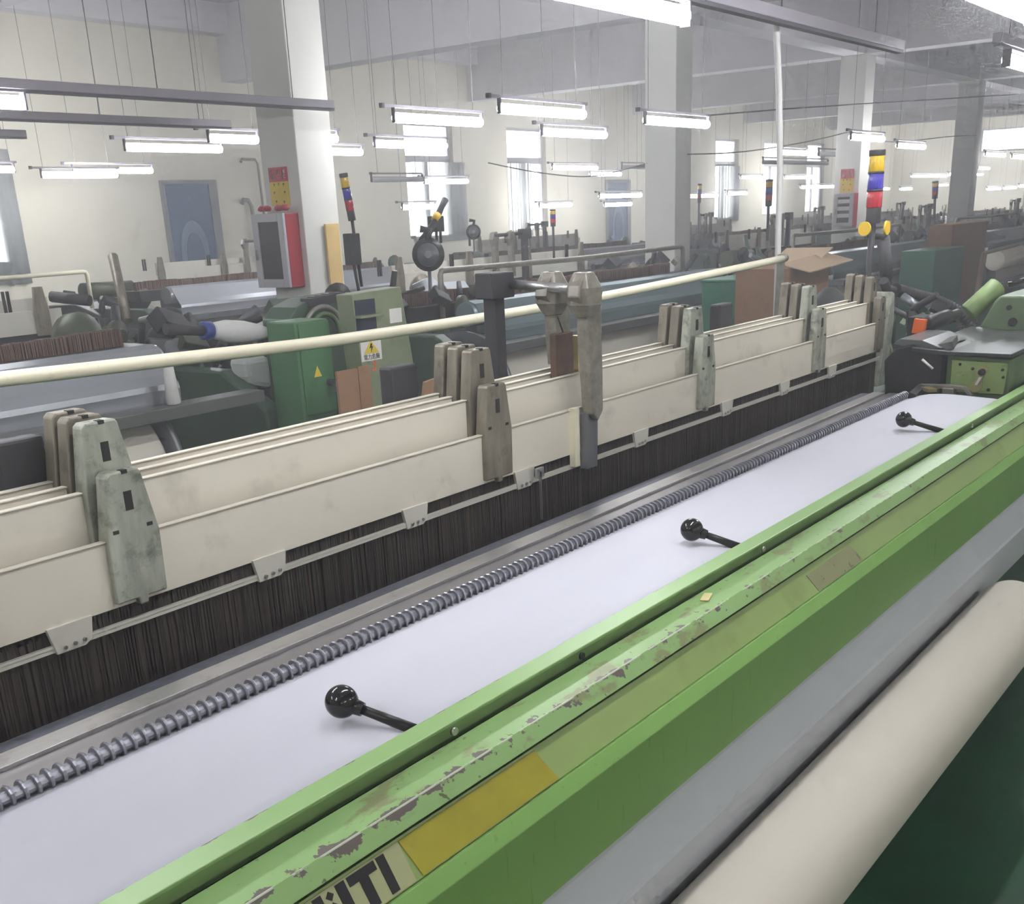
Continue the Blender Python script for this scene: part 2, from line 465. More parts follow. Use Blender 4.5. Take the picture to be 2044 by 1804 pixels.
# plastic sheeting hung over the lower sashes
def sheeting(x0, x1, z0, z1, label, y=YW1 - .006):
    n = 26; prof = []
    for i in range(n + 1):
        x = x0 + (x1 - x0) * i / n
        prof.append((x, y - .03 * (1 + math.sin(i * 1.9)) - .015 * R.random()))
    mb = MB().sheet(prof, z0, z1, 'z', .004)
    return tag(mb.build('plastic_sheeting', m_film), label, 'plastic sheet')
sheeting(17.1, 18.75, 1.22, 2.66, 'crinkled clear plastic sheet hung over window left of the sunlit one')
sheeting(20.2, 21.0, 1.22, 2.66, 'narrow clear plastic sheet covering half of a bright window')
sheeting(29.8, 31.2, 1.22, 2.66, 'milky plastic sheet over window beyond the second square column')
sheeting(7.4, 9.0, 1.05, 2.75, 'milky plastic sheet over window next to the blue door wall')

# concrete frame
COLX = [0.49, 6.65, 12.81, 18.96, 25.3, 31.5, 37.7]
cw, cd = .40, .42
for i, x in enumerate(COLX):
    o = MB().box(x, x + cw, 7.0, 7.0 + cd, 0, ZB).build('column', m_column, bevel=.008); struct(o)
for i, x in enumerate(COLX):
    mb = MB().prism([(YW0, ZB), (13.9, ZB), (YW1, ZB - .0), (YW1, ZC), (YW0, ZC)], 'x', x + .002, x + cw - .002)
    struct(mb.build('ceiling_beam', m_beam))
XS = [XW0] + COLX + [XW1]
for a, b in zip(XS, XS[1:]):
    xa = a + (cw if a in COLX else 0)
    struct(MB().box(xa, b, 7.02, 7.38, ZB, ZC).build('ceiling_beam', m_beam))
    struct(MB().box(xa, b, YW1 - .3, YW1, ZWB, ZC).build('ceiling_beam', m_beam))
    struct(MB().box(xa, b, -.9, -.55, ZB, ZC).build('ceiling_beam', m_beam))

# doors in the back wall
m_doorlite = pm('door_panel_blue', lin(112,134,160), .35, var=.08, scale=5)  # door blue lightened so the arch's relief shows through its colour
def door(n, x0, x1, z1, label=None):
    root = bpy.data.objects.new('door_%d' % n, None); COL.objects.link(root); root.location = ((x0+x1)/2, YW1, 0); root['kind'] = 'structure'
    y = YW1
    fr = MB().box(x0-.06, x0, y-.06, y, 0, z1).box(x1, x1+.16, y-.06, y, 0, z1).box(x0-.06, x1+.16, y-.06, y, z1, z1+.06)
    fr.build('door_frame', m_doorframe, root)
    MB().box(x0, x1, y-.045, y-.002, 0, z1).build('door_leaf', m_doorblue, root)
    xc, w = (x0+x1)/2, (x1-x0)
    # pressed panels: arched upper one and a rectangular lower one
    arch = [(xc + .32*w*math.cos(t), 1.32 + .46*math.sin(t)) for t in [math.pi*i/14 for i in range(15)]] + [(xc-.32*w, .95), (xc+.32*w, .95)]
    MB().prism(arch, 'y', y-.06, y-.044).build('panel', m_doorlite, root, bevel=.008)
    arch2 = [(xc + .2*w*math.cos(t), 1.30 + .30*math.sin(t)) for t in [math.pi*i/14 for i in range(15)]] + [(xc-.2*w, 1.05), (xc+.2*w, 1.05)]
    MB().prism(arch2, 'y', y-.072, y-.058).build('panel', m_doorblue, root, bevel=.008)
    MB().box(xc-.32*w, xc+.32*w, y-.06, y-.044, .2, .75).build('panel', m_doorblue, root, bevel=.008)
    MB().ball((x0+.08, y-.075, 1.05), .028).build('door_knob', m_steel, root)
    return root
door(1, 11.42, 12.25, 2.30)
door(2, 24.1, 24.95, 2.26)
# an old mauve notice board above door 2, pipes by door 1
p = MB().tube([(12.95, 14.93, 2.62), (12.98, 14.93, 2.66), (13.25, 14.93, 2.66), (13.3, 14.93, 2.6), (13.32, 14.93, 1.2)], .02).build('wall_pipe', m_galv)
tag(p, 'bent grey pipe running down the back wall beside blue door', 'pipe')
p = MB().tube([(12.86, 14.92, 2.0), (12.9, 14.92, 2.06), (13.0, 14.92, 2.05), (13.06, 14.92, 1.95), (13.12, 14.92, .3)], .035).build('wall_pipe', m_galv)
tag(p, 'thick rusty hooked pipe beside the blue door frame', 'pipe')
p = MB().tube([(13.75, 14.94, 2.66), (13.78, 14.94, .6)], .012).build('wall_cable', m_wire)
tag(p, 'thin vertical cable on wall right of the hooked pipe', 'cable')

# ================================================================== THE NEAR LOOM
L0, L1 = .22, 5.25            # breast beam extent along X
loom = thing('weaving_loom', 'green-fronted weaving loom with chipped breast beam and black ball levers', 'loom', (2.6, 1.3, 0))
H_ = CAM_H
body = [(.899, .984), (.842, .980), (.822, .961), (.826, .952), (.797, .9045), (.790, .906), (.7725, .889), (.772, .757), (.80, .745), (.90, .745)]
MB().prism([(.8975, .984), body[1], body[2], (.835, .957), (.8975, .940)], 'x', L0, L1).build('breast_beam', m_gbody, loom, bevel=.0012, label='green breast beam with paint chipped to bare metal along its ridge')
MB().prism([(.826, .9545), (.797, .9045), (.83, .89), (.87, .94)], 'x', L0, L1).build('label_recess', m_grecess, loom)
MB().prism([(.7972, .9035), (.790, .9065), (.7725, .889), (.772, .757), (.79, .745), (.80, .80), (.82, .885)], 'x', L0, L1).build('front_skirt', m_gfront, loom, bevel=.0012)
MB().prism([(.899, 1.010), (.936, 1.010), (.936, .996), (.930, .975), (.916, .970), (.916, 1.004), (.899, 1.0045)], 'x', L0, L1).build('cover_strip', m_gstrip, loom, bevel=.0015)
MB().box(L0, L1, .84, .93, .70, .94).build('beam_core', m_darkmetal, loom)
# recessed lettering plate
def on_recess(x, s, lift):
    """s 0..1 down the recess face"""
    a, b = Vector((0, .826, .9545)), Vector((0, .797, .9045))
    n = Vector((0, -.865, .502))
    q = a.lerp(b, s) + n * lift
    return Vector((x, q.y, q.z))
def recess_quad(mb, pts, lift=.0015):
    """pts: (x, s) polygon, thin plate on the recess face"""
    n = len(pts)
    vs = [on_recess(x, s, lift) for x, s in pts] + [on_recess(x, s, 0) for x, s in pts]
    fs = [tuple(range(n))] + [(i, (i+1) % n, n + (i+1) % n, n + i) for i in range(n)]
    mb.add(vs, fs); return mb
recess_quad(MB(), [(.45, .06), (.832, .06), (.832, .97), (.45, .97)]).build('letter_plate', m_labelw, loom)
recess_quad(MB(), [(.8335, .06), (1.115, .06), (1.136, .97), (.845, .97)]).build('yellow_label', m_labely, loom, label='faded yellow label stuck in the recess')
lt = MB()
recess_quad(lt, [(.791, .10), (.8045, .10), (.8045, .92), (.791, .92)], .0022)
lt.build('letter', m_ink, loom)
lt = MB()
recess_quad(lt, [(.742, .10), (.787, .10), (.787, .30), (.742, .30)], .0022); recess_quad(lt, [(.757, .30), (.772, .30), (.772, .92), (.757, .92)], .0022)
lt.build('letter', m_ink, loom)
lt = MB()   # U with two diamonds between its stems
recess_quad(lt, [(.688, .10), (.7015, .10), (.7015, .92), (.688, .92)], .0022); recess_quad(lt, [(.7235, .10), (.738, .10), (.738, .92), (.7235, .92)], .0022)
recess_quad(lt, [(.7015, .74), (.7235, .74), (.7235, .92), (.7015, .92)], .0022)
for cs in (.22, .45): recess_quad(lt, [(.7125, cs-.1), (.7185, cs), (.7125, cs+.1), (.7065, cs)], .0022)
lt.build('letter', m_ink, loom)
lt = MB()   # R
recess_quad(lt, [(.633, .10), (.647, .10), (.647, .92), (.633, .92)], .0022); recess_quad(lt, [(.647, .10), (.68, .10), (.68, .24), (.647, .24)], .0022)
recess_quad(lt, [(.668, .24), (.68, .24), (.68, .5), (.668, .5)], .0022); recess_quad(lt, [(.647, .44), (.668, .44), (.668, .58), (.647, .58)], .0022)
recess_quad(lt, [(.653, .58), (.667, .58), (.682, .92), (.667, .92)], .0022)
lt.build('letter', m_ink, loom)
# worn paper sticker further along the recess and a scrap of masking tape on the top
recess_quad(MB(), [(2.06, .25), (2.30, .22), (2.33, .95), (2.08, .97)], .001).build('worn_sticker', pm('worn_sticker', lin(152,152,112), .6, var=.08, dirt=lin(80,84,60), dirt_amt=.7, dirt_scale=40, dirt_lo=.6, dirt_hi=.64), loom)
t = at(1410, 1192, Z=.983)
MB().obox((t.x, t.y, .9838), (.02, .006, 0), (-.003, .007, 0), (0, 0, .0008)).build('tape_scrap', pm('masking_tape', lin(226,212,150), .7), loom)
# screws on the groove face of the strip
for px, py in ((905, 1460), (1160, 1310), (1523, 1080), (1940, 845)):
    q = at(px, py, Y=.899)
    MB().cyl((q.x, .8995, .996), (q.x, .895, .996), .006, n=10).build('screw', m_steel if px != 1160 else m_darkmetal, loom)

# ball levers
for i, (px, py) in enumerate(((682, 1400), (1381, 1057), (1804, 837))):
    b = at(px, py, Z=1.032)
    foot = Vector((b.x + .045, .930, .992))
    lev = MB().cyl(foot, b.lerp(foot, .12), .0085, .0065, 12).build('lever', m_rod, loom, label='black lever rod with green paint at its foot')
    d = (foot - b).normalized()
    kn = MB().ball(b, .0235, 28, 18).cyl(b, b + d * .032, .0135, .010, 16).build('knob', m_blackgloss, lev)

# temple, race plate, steel strip, reed
T0x, T1x = .3, 4.02
plate = MB().box(L0, 4.10, 1.24, 1.352, .972, .984).build('race_plate', pm('race_plate_metal', lin(150,147,148), .3, .7, var=.1, scale=20, stretch=(.1,1,1)), loom)
mb = MB()
prof = []; x = 0; P_ = .018; n = int((T1x - T0x) / P_)
for i in range(n):
    prof += [(i*P_, .0098), (i*P_ + .0058, .0098), (i*P_ + .006, .0145), (i*P_ + .008, .0160), (i*P_ + .0105, .0150), (i*P_ + .0107, .0098)]
mb.lathe((T0x, 1.262, .994), (T1x, 1.262, .994), prof, 14)
mb.sm = [False]*len(mb.f)
mb.build('temple_rod', pm('temple_metal', lin(150,150,158), .32, .75, var=.15, scale=60), loom, label='ribbed grey temple rod pressing on the cloth')
MB().box(L0, 4.06, 1.353, 1.395, .965, .991).build('steel_strip', m_steel, loom, bevel=.001, label='bright worn steel strip along the reed')
MB().box(L0, 4.06, 1.397, 1.44, .93, .984).build('reed_rail', pm('reed_rail', lin(84,86,98), .45, .5, var=.25, scale=60, stretch=(1,1,.1)), loom)
MB().box(L0, 4.75, 1.0, 1.5, .60, .93).build('loom_bed', m_darkmetal, loom)

# right-hand drive end
e = MB().prism([(.965, .86), (1.185, .86), (1.185, 1.115), (.965, 1.105)], 'x', 4.20, 4.75)
e.build('drive_box', m_house_g, loom, bevel=.004)
MB().prism([(.98, .986), (1.162, .986), (1.165, 1.098), (.975, 1.093)], 'x', 4.188, 4.2).build('front_plate', m_plate_g, loom, bevel=.001, label='light green plate with oval cover')
pl = []
for a in range(24):
    t = 2*math.pi*a/24; r0 = .024
    cy, cz = (1.052, 1.056) if math.cos(t - 1.0) > 0 else (1.072, 1.020)
    pl.append((cy - r0*math.cos(t), cz + r0*math.sin(t)) )
oc = MB()
oc.prism([(1.0545 + .024*math.cos(t), 1.058 + .024*math.sin(t)) for t in [math.radians(a) for a in range(-40, 150, 12)]] + [(1.078 + .027*math.cos(t), 1.016 + .027*math.sin(t)) for t in [math.radians(a) for a in range(150, 325, 12)]], 'x', 4.1845, 4.1885)
oc.build('oval_cover', pm('oval_cover', lin(172,164,108), .4, var=.05, dirt=lin(120,96,50), dirt_amt=.6), loom)
MB().cyl((4.184, 1.056, 1.06), (4.172, 1.056, 1.06), .012, n=18).build('shaft_end', m_darkmetal, loom)
MB().obox((4.178, 1.064, 1.03), (.006,0,0), (0,.005,.0), (0,-.006,.014)).build('cover_tab', m_sticker, loom)
for yy, zz in ((1.135, 1.084), (1.03, 1.0), (.99, 1.07), (1.09, 1.07), (.985, 1.045)):
    MB().cyl((4.189, yy, zz), (4.183, yy, zz), .005, n=10).build('bolt', m_darkmetal, loom)
MB().prism([(.955, 1.117), (1.19, 1.117), (1.30, 1.128), (1.30, 1.142), (1.17, 1.132), (.955, 1.130)], 'x', 4.15, 4.9).build('lid', pm('grey_lid', lin(54,58,56), .35, .2, var=.2, scale=9, dirt=lin(40,42,40), dirt_amt=.6), loom, bevel=.003)
# dark picking unit behind the green plate
pk = MB().prism([(1.19, .93), (1.385, .93), (1.40, 1.09), (1.36, 1.135), (1.30, 1.15), (1.19, 1.115)], 'x', 4.16, 4.6)
pk.build('picking_unit', m_darkmetal, loom, bevel=.006)
MB().prism([(1.20, 1.14), (1.27, 1.165), (1.35, 1.168), (1.375, 1.15), (1.28, 1.13)], 'x', 4.17, 4.5).build('picking_cover', pm('dark_lid', lin(96,98,98), .3, .3, var=.1), loom, bevel=.002)
MB().obox((4.3, 1.225, 1.14), (.10,.02,0), (0,.035,-.008), (0,.003,.012)).build('bevel_block', pm('bevel_block', lin(110,112,110), .25, .5), loom)
a = [(1.27, 1.0), (1.25, 1.018), (1.14, 1.022), (1.09, 1.018), (1.065, .99), (1.075, .983), (1.095, 1.005), (1.14, 1.008), (1.24, 1.0), (1.26, .985)]
MB().prism(a, 'x', 4.11, 4.135).build('hook_arm', m_cast, loom, bevel=.002)
MB().prism([(1.125, .975), (1.165, .975), (1.165, 1.012), (1.125, 1.012)], 'x', 4.10, 4.14).build('arm_block', m_cast, loom, bevel=.004)
MB().obox((4.04, 1.235, 1.0), (.05,.0,.008), (0,.012,.004), (0,-.003,.012)).build('temple_clamp', m_darkmetal, loom)
MB().obox((4.06, 1.20, 1.01), (.02,.02,.0), (-.01,.012,.0), (0,.0,.006)).build('clamp_tongue', pm('brass_tongue', lin(140,128,84), .4, .6), loom)
MB().cyl((4.12, 1.25, 1.105), (4.13, 1.212, 1.072), .0045, n=10).build('pin', m_sticker, loom)
MB().obox((4.45, 1.37, 1.185), (.012,0,0), (0,.022,.002), (0,-.003,.026)).build('orange_flag', m_orange, loom)
# rounded motor lump, brackets
MB().lathe((4.5, 1.36, 1.19), (4.8, 1.33, 1.20), [(0,.018),(.01,.028),(.2,.03),(.22,.02),(.3,.02)], 16).build('solenoid', m_darkmetal, loom)
MB().box(4.62, 4.76, 1.40, 1.47, .9, 1.20).build('end_bracket', m_darkmetal, loom)
MB().box(4.60, 4.66, 1.44, 1.52, 1.02, 1.06).build('green_stop', m_plate_g, loom, bevel=.003)
MB().box(4.60, 4.66, 1.47, 1.49, .90, 1.01).build('stop_leg', m_plate_g, loom)
MB().box(4.2, 5.9, .95, 1.5, 0, .86).build('end_frame', m_green_d, loom, bevel=.02)
MB().box(.25, .6, .95, 2.3, 0, .60).build('end_frame', m_green_d, loom, bevel=.02)
# green gear housing with slanted shoulder
g = MB().prism([(.95, .86), (1.30, .86), (1.30, 1.075), (1.225, 1.24), (1.205, 1.262), (.95, 1.262)], 'x', 4.92, 5.4)
gh = g.build('gear_housing', pm('gear_housing_green', lin(92,110,80), .4, var=.08, dirt=lin(66,70,54), dirt_amt=.5), loom, bevel=.01)
MB().cyl((4.925, 1.145, 1.16), (4.915, 1.145, 1.16), .017, n=18).build('housing_hole', m_darkmetal, gh)
MB().cyl((4.925, 1.165, 1.215), (4.915, 1.165, 1.215), .010, n=14).build('housing_hole', m_darkmetal, gh)
MB().lathe((4.95, 1.33, 1.19), (5.02, 1.235, 1.30), [(0,.035),(.005,.04),(.15,.04),(.158,.03)], 18).build('oil_cylinder', pm('oil_cylinder', lin(122,144,88), .45, var=.2, scale=14), loom)
MB().tube([(5.0, 1.2, 1.30), (5.05, 1.12, 1.32), (5.1, 1.02, 1.30), (5.1, .95, 1.25)], .012).build('black_hose', m_blackgloss, loom)
# corrugated hose
pts = [at(x, y, Y=Y) for x, y, Y in ((1788, 578, 1.85), (1830, 590, 1.80), (1872, 602, 1.74), (1915, 625, 1.66), (1950, 665, 1.58))]
def spline(pts, n):
    out = []
    for i in range(len(pts)-1):
        p0, p1, p2, p3 = pts[max(i-1,0)], pts[i], pts[i+1], pts[min(i+2,len(pts)-1)]
        for k in range(n):
            t = k/n
            out.append(.5*((2*p1)+(p2-p0)*t+(2*p0-5*p1+4*p2-p3)*t*t+(3*p1-p0-3*p2+p3)*t**3))
    out.append(pts[-1]); return out
sp = spline(pts, 24)
MB().tube(sp, [.024 if i % 3 else .031 for i in range(len(sp))], 12).build('corrugated_hose', m_black, loom)
MB().tube([at(x, y, Y=1.86) for x, y in ((1764, 560), (1770, 578), (1800, 583), (1850, 592))], .022, 10).build('hose_elbow', m_black, loom)
for i in range(16):
    q = at(1800 + R.random()*150, 600 + R.random()*70, Y=1.62 + R.random()*.12)
    d = Vector((R.uniform(-1,1), R.uniform(-1,1), R.uniform(-.4,.6))).normalized()
    if i % 2: MB().cyl(q, q + d * R.uniform(.06,.14), R.uniform(.008,.025), n=10).build('linkage_rod', R.choice([m_darkmetal, m_black, m_grey]), loom)
    else: MB().obox(q, d * R.uniform(.02,.06), d.orthogonal().normalized() * R.uniform(.01,.03), d.cross(d.orthogonal()).normalized() * R.uniform(.01,.03)).build('linkage_block', R.choice([m_darkmetal, m_black, m_house_g]), loom)

# rear of the near loom: black stop blocks, centre post and swing levers
for x0, x1 in ((.93, 1.02), (1.885, 1.975), (3.52, 3.62)):
    MB().box(x0, x1, 1.75, 1.79, .6, 1.338).build('stop_block', m_black, loom, bevel=.006)
MB().box(2.335, 2.375, 1.79, 1.83, .6, 1.46).box(2.305, 2.40, 1.775, 1.83, 1.452, 1.515).build('centre_post', m_black, loom, bevel=.003)
MB().cyl((2.385, 1.80, 1.485), (2.41, 1.56, 1.468), .012, n=14).build('cross_rod', m_steel, loom)
def swing_lever(x, y0, y1, low, name):
    pr = [(x-.018, 1.507), (x+.022, 1.503), (x+.045, 1.478), (x+.052, 1.447), (x+.052, 1.39), (x+.055, 1.28), (x+.055, low+.012), (x+.03, low-.012), (x+.006, low+.01), (x-.004, 1.28), (x-.012, 1.375), (x-.012, 1.412), (x-.052, 1.455), (x-.046, 1.482)]
    q = MB().prism(pr, 'y', y0, y1).build(name, m_cast, loom, bevel=.004)
    ym = (y0+y1)/2
    hd = MB().lathe((x, ym, 1.405), (x, ym, 1.51), [(0,.026),(.03,.046),(.07,.047),(.106,.027)], 6)
    hd.sm = [False]*len(hd.f)
    hd.build('lever_head', m_cast, q, bevel=.003)
    MB().cyl((x+.016, y0-.016, 1.462), (x+.02, y0+.004, 1.462), .012, n=16).build('bore', m_darkmetal, q)
    MB().cyl((x+.002, (y0+y1)/2, 1.5045), (x+.002, (y0+y1)/2, 1.5125), .009, n=12).build('bore', m_darkmetal, q)
    return q
swing_lever(2.40, 1.545, 1.580, 1.155, 'swing_lever')
swing_lever(2.435, 1.665, 1.70, 1.30, 'swing_lever')
MB().box(2.41, 2.49, 1.657, 1.678, 1.2, 1.36).build('lever_foot', pm('rusty_foot', lin(96,74,58), .6, .2, var=.3, scale=20, dirt=lin(40,38,36), dirt_amt=.8), loom, bevel=.003)
MB().box(2.51, 2.53, 1.657, 1.678, 1.2, 1.345).build('brass_guide', pm('brass_guide', lin(190,176,120), .4, .3), loom)
MB().prism([(2.40, 1.02), (2.45, 1.02), (2.455, 1.165), (2.405, 1.165)], 'y', 1.562, 1.585).build('lever_shoe', m_grey, loom, bevel=.002)
MB().box(2.375, 2.398, 1.583, 1.60, 1.03, 1.18).build('lever_guide', m_cream, loom)
q = at(1144, 1022, Y=1.46)
MB().prism([(2.205, 1.052), (2.212, 1.052), (2.210, .93), (2.2065, .93)], 'y', 1.575, 1.58).box(2.192, 2.222, 1.575, 1.582, 1.038, 1.062).build('hanging_pointer', m_steel, loom)
# end guide of the frames
MB().prism([(4.705, .91), (4.80, 1.285), (4.83, 1.275), (4.845, 1.17), (4.80, .905)], 'y', 1.60, 1.70).build('frame_guide', m_bracket, loom, bevel=.003)
MB().prism([(1.60, 1.02), (1.68, 1.26), (1.80, 1.10), (1.80, 1.02)], 'x', 4.86, 4.88).build('guide_web', m_olive, loom)

# ---------------------------------------------------------------- cloth and cloth roll
prof = [(1.262, .9845), (1.247, .9845), (1.238, .9855), (1.215, .993), (1.185, .9990), (1.15, 1.0020), (1.10, 1.0025), (1.03, .999), (.97, .996), (.94, .993), (.928, .978)]
cl = MB().sheet(prof, .30, 4.02, 'x', .0012).build('woven_cloth', m_cloth)
tag(cl, 'white woven cloth stretched flat between ribbed temple and green breast beam', 'cloth')
prof = [(.905, .70), (.83, .735), (.80, .735), (.79, .71), (.759, .66), (.770, .52), (.79, .47)]
cg = MB().sheet([(.83, .742), (.795, .744), (.786, .735), (.7602, .662), (.7555, .655), (.757, .648), (.800, .49)], .30, 4.02, 'x', .0015, smooth=False).build('draped_cloth', m_clothg)
tag(cg, 'grey-white cloth running down below the green beam to the roll', 'cloth')
rr, ry, rz = .1105, .686, .476
cr = thing('cloth_roll', 'thick cream roll of finished cloth under the green loom front', 'cloth roll', (2.2, ry, rz))
MB().lathe((.30, ry, rz), (3.35, ry, rz), [(0, .02), (.001, rr-.004), (.004, rr), (3.04, rr), (3.05, rr-.004), (3.0501, .02)], 64).build('wound_cloth', m_roll, cr)
MB().cyl((.18, ry, rz), (3.7, ry, rz), .022, n=16).build('roll_shaft', m_steel, cr)

# ---------------------------------------------------------------- heald frames
BRX = [(1.0525, .064, .103), (2.062, .072, .106), (3.125, .07, .104), (4.02, .07, .102)]
HGX = [.913, 1.34, 1.762, 2.17, 2.736, 3.28, 3.73, 4.17]
def heald_frame(i, yf, ztop, label, hangers):
    fr = thing('heald_frame', label, 'heald frame', (2.6, yf, 1.0))
    x0, x1 = .15, 4.70
    bar = MB().prism([(yf, ztop-.116), (yf, ztop-.004), (yf-.003, ztop-.002), (yf-.003, ztop), (yf+.012, ztop), (yf+.012, ztop-.116)], 'x', x0, x1)
    # the swing lever interrupts the front bar
    bar.build('top_bar', m_white, fr, bevel=.0006)
    for j, (xc, wt, wb) in enumerate(BRX + [(4.66, .06, .08)]):
        zb = ztop + .11 if j < 4 else ztop + .10
        lo = ztop - .108
        yy0, yy1 = yf - .012, yf + .018
        sh = -.012 if j == 0 else 0
        pts = [(xc-wt/2+sh*.2, zb-.006), (xc-wt/2+.005, zb), (xc+wt/2-.005, zb), (xc+wt/2, zb-.006), (xc+wb/2, ztop), (xc+wb/2-.003, lo), (xc+.01, lo), (xc+.008, lo-.012), (xc-.008, lo-.012), (xc-.01, lo), (xc-wb/2, lo), (xc-wb/2+.002, ztop-.002)]
        mt = m_bracketd if (j in (1, 4) or i > 1) else m_bracket
        b = MB().prism(pts, 'y', yy0, yy1).build('bracket', mt, fr, bevel=.003)
        MB().box(xc-.0075, xc+.0075, yy0-.0008, yy0+.002, ztop+.044, ztop+.076).build('slot', m_ink, b)
        if i == 0:
            for s in (-1, 1):
                MB().box(xc+s*.033-.0055, xc+s*.033+.0055, yy0-.0008, yy0+.002, ztop+.010, ztop+.016).build('slot', m_ink, b)
        MB().box(xc-.005, xc+.006, yy0-.001, yy0+.012, zb-.005, zb+.001).build('notch', m_ink, b)
    for xc in (HGX if hangers else []):
        h = MB().prism([(xc-.041, ztop-.112), (xc+.042, ztop-.112), (xc+.036, ztop-.15), (xc+.022, ztop-.158), (xc-.030, ztop-.158)], 'y', yf-.004, yf+.004).build('hanger', m_white2, fr, bevel=.001)
        for k in (-.018, 0, .018):
            MB().cyl((xc+k+.003, yf-.004, ztop-.148+k*.08), (xc+k+.003, yf-.0075, ztop-.148+k*.08), .0035, n=8).build('rivet', m_steel, h)
    if hangers:
        MB().box(x0, x1, yf-.001, yf+.004, ztop-.154, ztop-.142).box(x0, x1, yf-.002, yf+.001, ztop-.1465, ztop-.142).build('heddle_rail', m_white2, fr)
    wires = MB(); n = 1500
    for k in range(n):
        x = x0 + .02 + (x1 - x0 - .05) * k / n + R.uniform(-.0012, .0012)
        y = yf + .004 + R.uniform(0, .006)
        zt = ztop - .118 - R.uniform(0, .01)
        wd = R.uniform(.0010, .0017)
        wires.add([(x-wd, y, .80), (x+wd, y, .80), (x, y+.0015, .80), (x-wd, y, zt), (x+wd, y, zt), (x, y+.0015, zt)], [(0,1,4,3),(1,2,5,4),(2,0,3,5)])
    wires.build('heddles', m_heddle, fr, kind='stuff')
    return fr
heald_frame(0, 1.600, 1.176, 'front heald frame, lowest of the white set, with row of riveted hangers', True)
heald_frame(1, 1.641, 1.254, 'raised white heald frame right behind the lowest front one', False)
heald_frame(2, 1.683, 1.260, 'third white heald frame counted from the ribbed temple', False)
heald_frame(3, 1.722, 1.265, 'rearmost white heald frame next to the black stop blocks', False)

# ---------------------------------------------------------------- cream pipe over the warp side
pp = thing('cream_pipe_rail', 'long cream pipe rail sagging behind the near white heald frames', 'pipe rail', (3.7, 2.6, 0))
pts = [at(x, y, Y=2.6) for x, y in ((-260, 785), (0, 757), (350, 717), (700, 675), (1060, 618), (1300, 572), (1562, 516))]
MB().tube(spline(pts, 6), .0185, 16).build('pipe', m_cream, pp)
pe = pts[-1]
MB().cyl(pe, pe + Vector((.035, 0, .003)), .021, n=16).build('end_cap', m_galv, pp)
MB().tube([pe + Vector((.05, .03, .02)), pe + Vector((.05, .03, -.02)), (pe.x+.02, 2.64, .0)], .022, 10).build('post', m_galv, pp)
MB().tube([(pts[0].x+.2, 2.63, pts[0].z), (pts[0].x+.2, 2.63, 0)], .022, 10).build('post', m_galv, pp)

# white vertical conduit joining the lamp trunking
pv = thing('white_conduit', 'white vertical conduit dropping from lamp trunking past the cream pipe end', 'conduit', (6.0, 2.67, 0))
MB().tube([at(1548, 40, Y=2.66), at(1550, 60, Y=2.66), at(1555, 180, Y=2.66), at(1557, 330, Y=2.66), at(1553, 500, Y=2.66), at(1549, 640, Y=2.66), (6.06, 2.67, 0)], .0165, 12).build('pipe', m_pvc, pv)
a = at(1548, 46, Y=2.66)
MB().tube([a + Vector((-.04, -.06, .01)), a + Vector((-.02, -.03, .03)), a + Vector((0, 0, .0))], .02, 10).build('elbow', m_pvc, pv)

# signal towers
def lens(name, col, s=.25):
    m, t, b = nt(name)
    b.inputs['Base Color'].default_value = c4(col); b.inputs['Roughness'].default_value = .18
    b.inputs['Transmission Weight'].default_value = .25; b.inputs['Coat Weight'].default_value = .6
    wv = N(t, 'ShaderNodeTexWave', inp={'Scale': 60.}); tc = N(t, 'ShaderNodeTexCoord'); t.links.new(tc.outputs['Object'], wv.inputs['Vector'])
    bp = N(t, 'ShaderNodeBump', inp={'Strength': .3, 'Distance': .002}); t.links.new(wv.outputs['Fac'], bp.inputs['Height']); t.links.new(bp.outputs[0], b.inputs['Normal'])
    return m
m_ly = lens('lens_yellow', lin(250,204,30)); m_lb = lens('lens_blue', lin(70,60,190)); m_lr = lens('lens_red', lin(210,40,60)); m_lblue2 = lens('lens_sky_blue', lin(50,130,220))
def signal_tower(base, top, r, label, pole_to, box=False, discs=False, blue=None):
    base, top = Vector(base), Vector(top)
    d = top - base; L = d.length; d.normalize()
    t = thing('signal_tower', label, 'signal light', (pole_to[0], pole_to[1], pole_to[2]))
    seg = [('base', m_black, 0, .22, .95), ('red_lens', m_lr, .22, .44, 1), ('blue_lens', blue or m_lb, .47, .68, 1), ('yellow_lens', m_ly, .71, .92, 1), ('cap', m_black, .92, 1.0, 1.04)]
    for n, m, a, b, k in seg:
        MB().lathe(base + d*L*a, base + d*L*b, [(0, r*k*.97), (.003, r*k), (L*(b-a)-.003, r*k), (L*(b-a), r*k*.97)], 20).build(n, m, t)
    for a, b in ((.44, .47), (.68, .71)):
        MB().cyl(base + d*L*a, base + d*L*b, r*1.03, n=20).build('ring', m_black, t)
    MB().tube([base + d*.01, Vector(pole_to)], r*.42, 10).build('pole', m_black, t)
    if box:
        c = base - d * (L * .62) + Vector((-.055, 0, 0))
        MB().box(c.x-.05, c.x+.05, c.y-.04, c.y+.04, c.z-.11, c.z+.11).build('terminal_box', m_black, t, bevel=.006)
        MB().tube([c + Vector((0, 0, -.11)), c + Vector((.03, 0, -.3)), c + Vector((.12, 0, -.5))], .012, 8).build('cable', m_black, t)
    if discs:
        for s in (-1, 1):
            q = base + d * (-.02) + Vector((s*.028 - .02, -s*.036 - .02, 0))
            MB().cyl(q, q + Vector((s*.5 - .55, -s*.65 - .45, 0)).normalized()*.010, .030, n=20).build('yellow_disc', m_yellow, t)
    return t
signal_tower((5.215, 1.85, 1.545), (5.21, 1.85, 1.848), .034, 'tall yellow, blue and red signal tower with yellow discs on black pole', (5.19, 1.85, 1.1), discs=True)
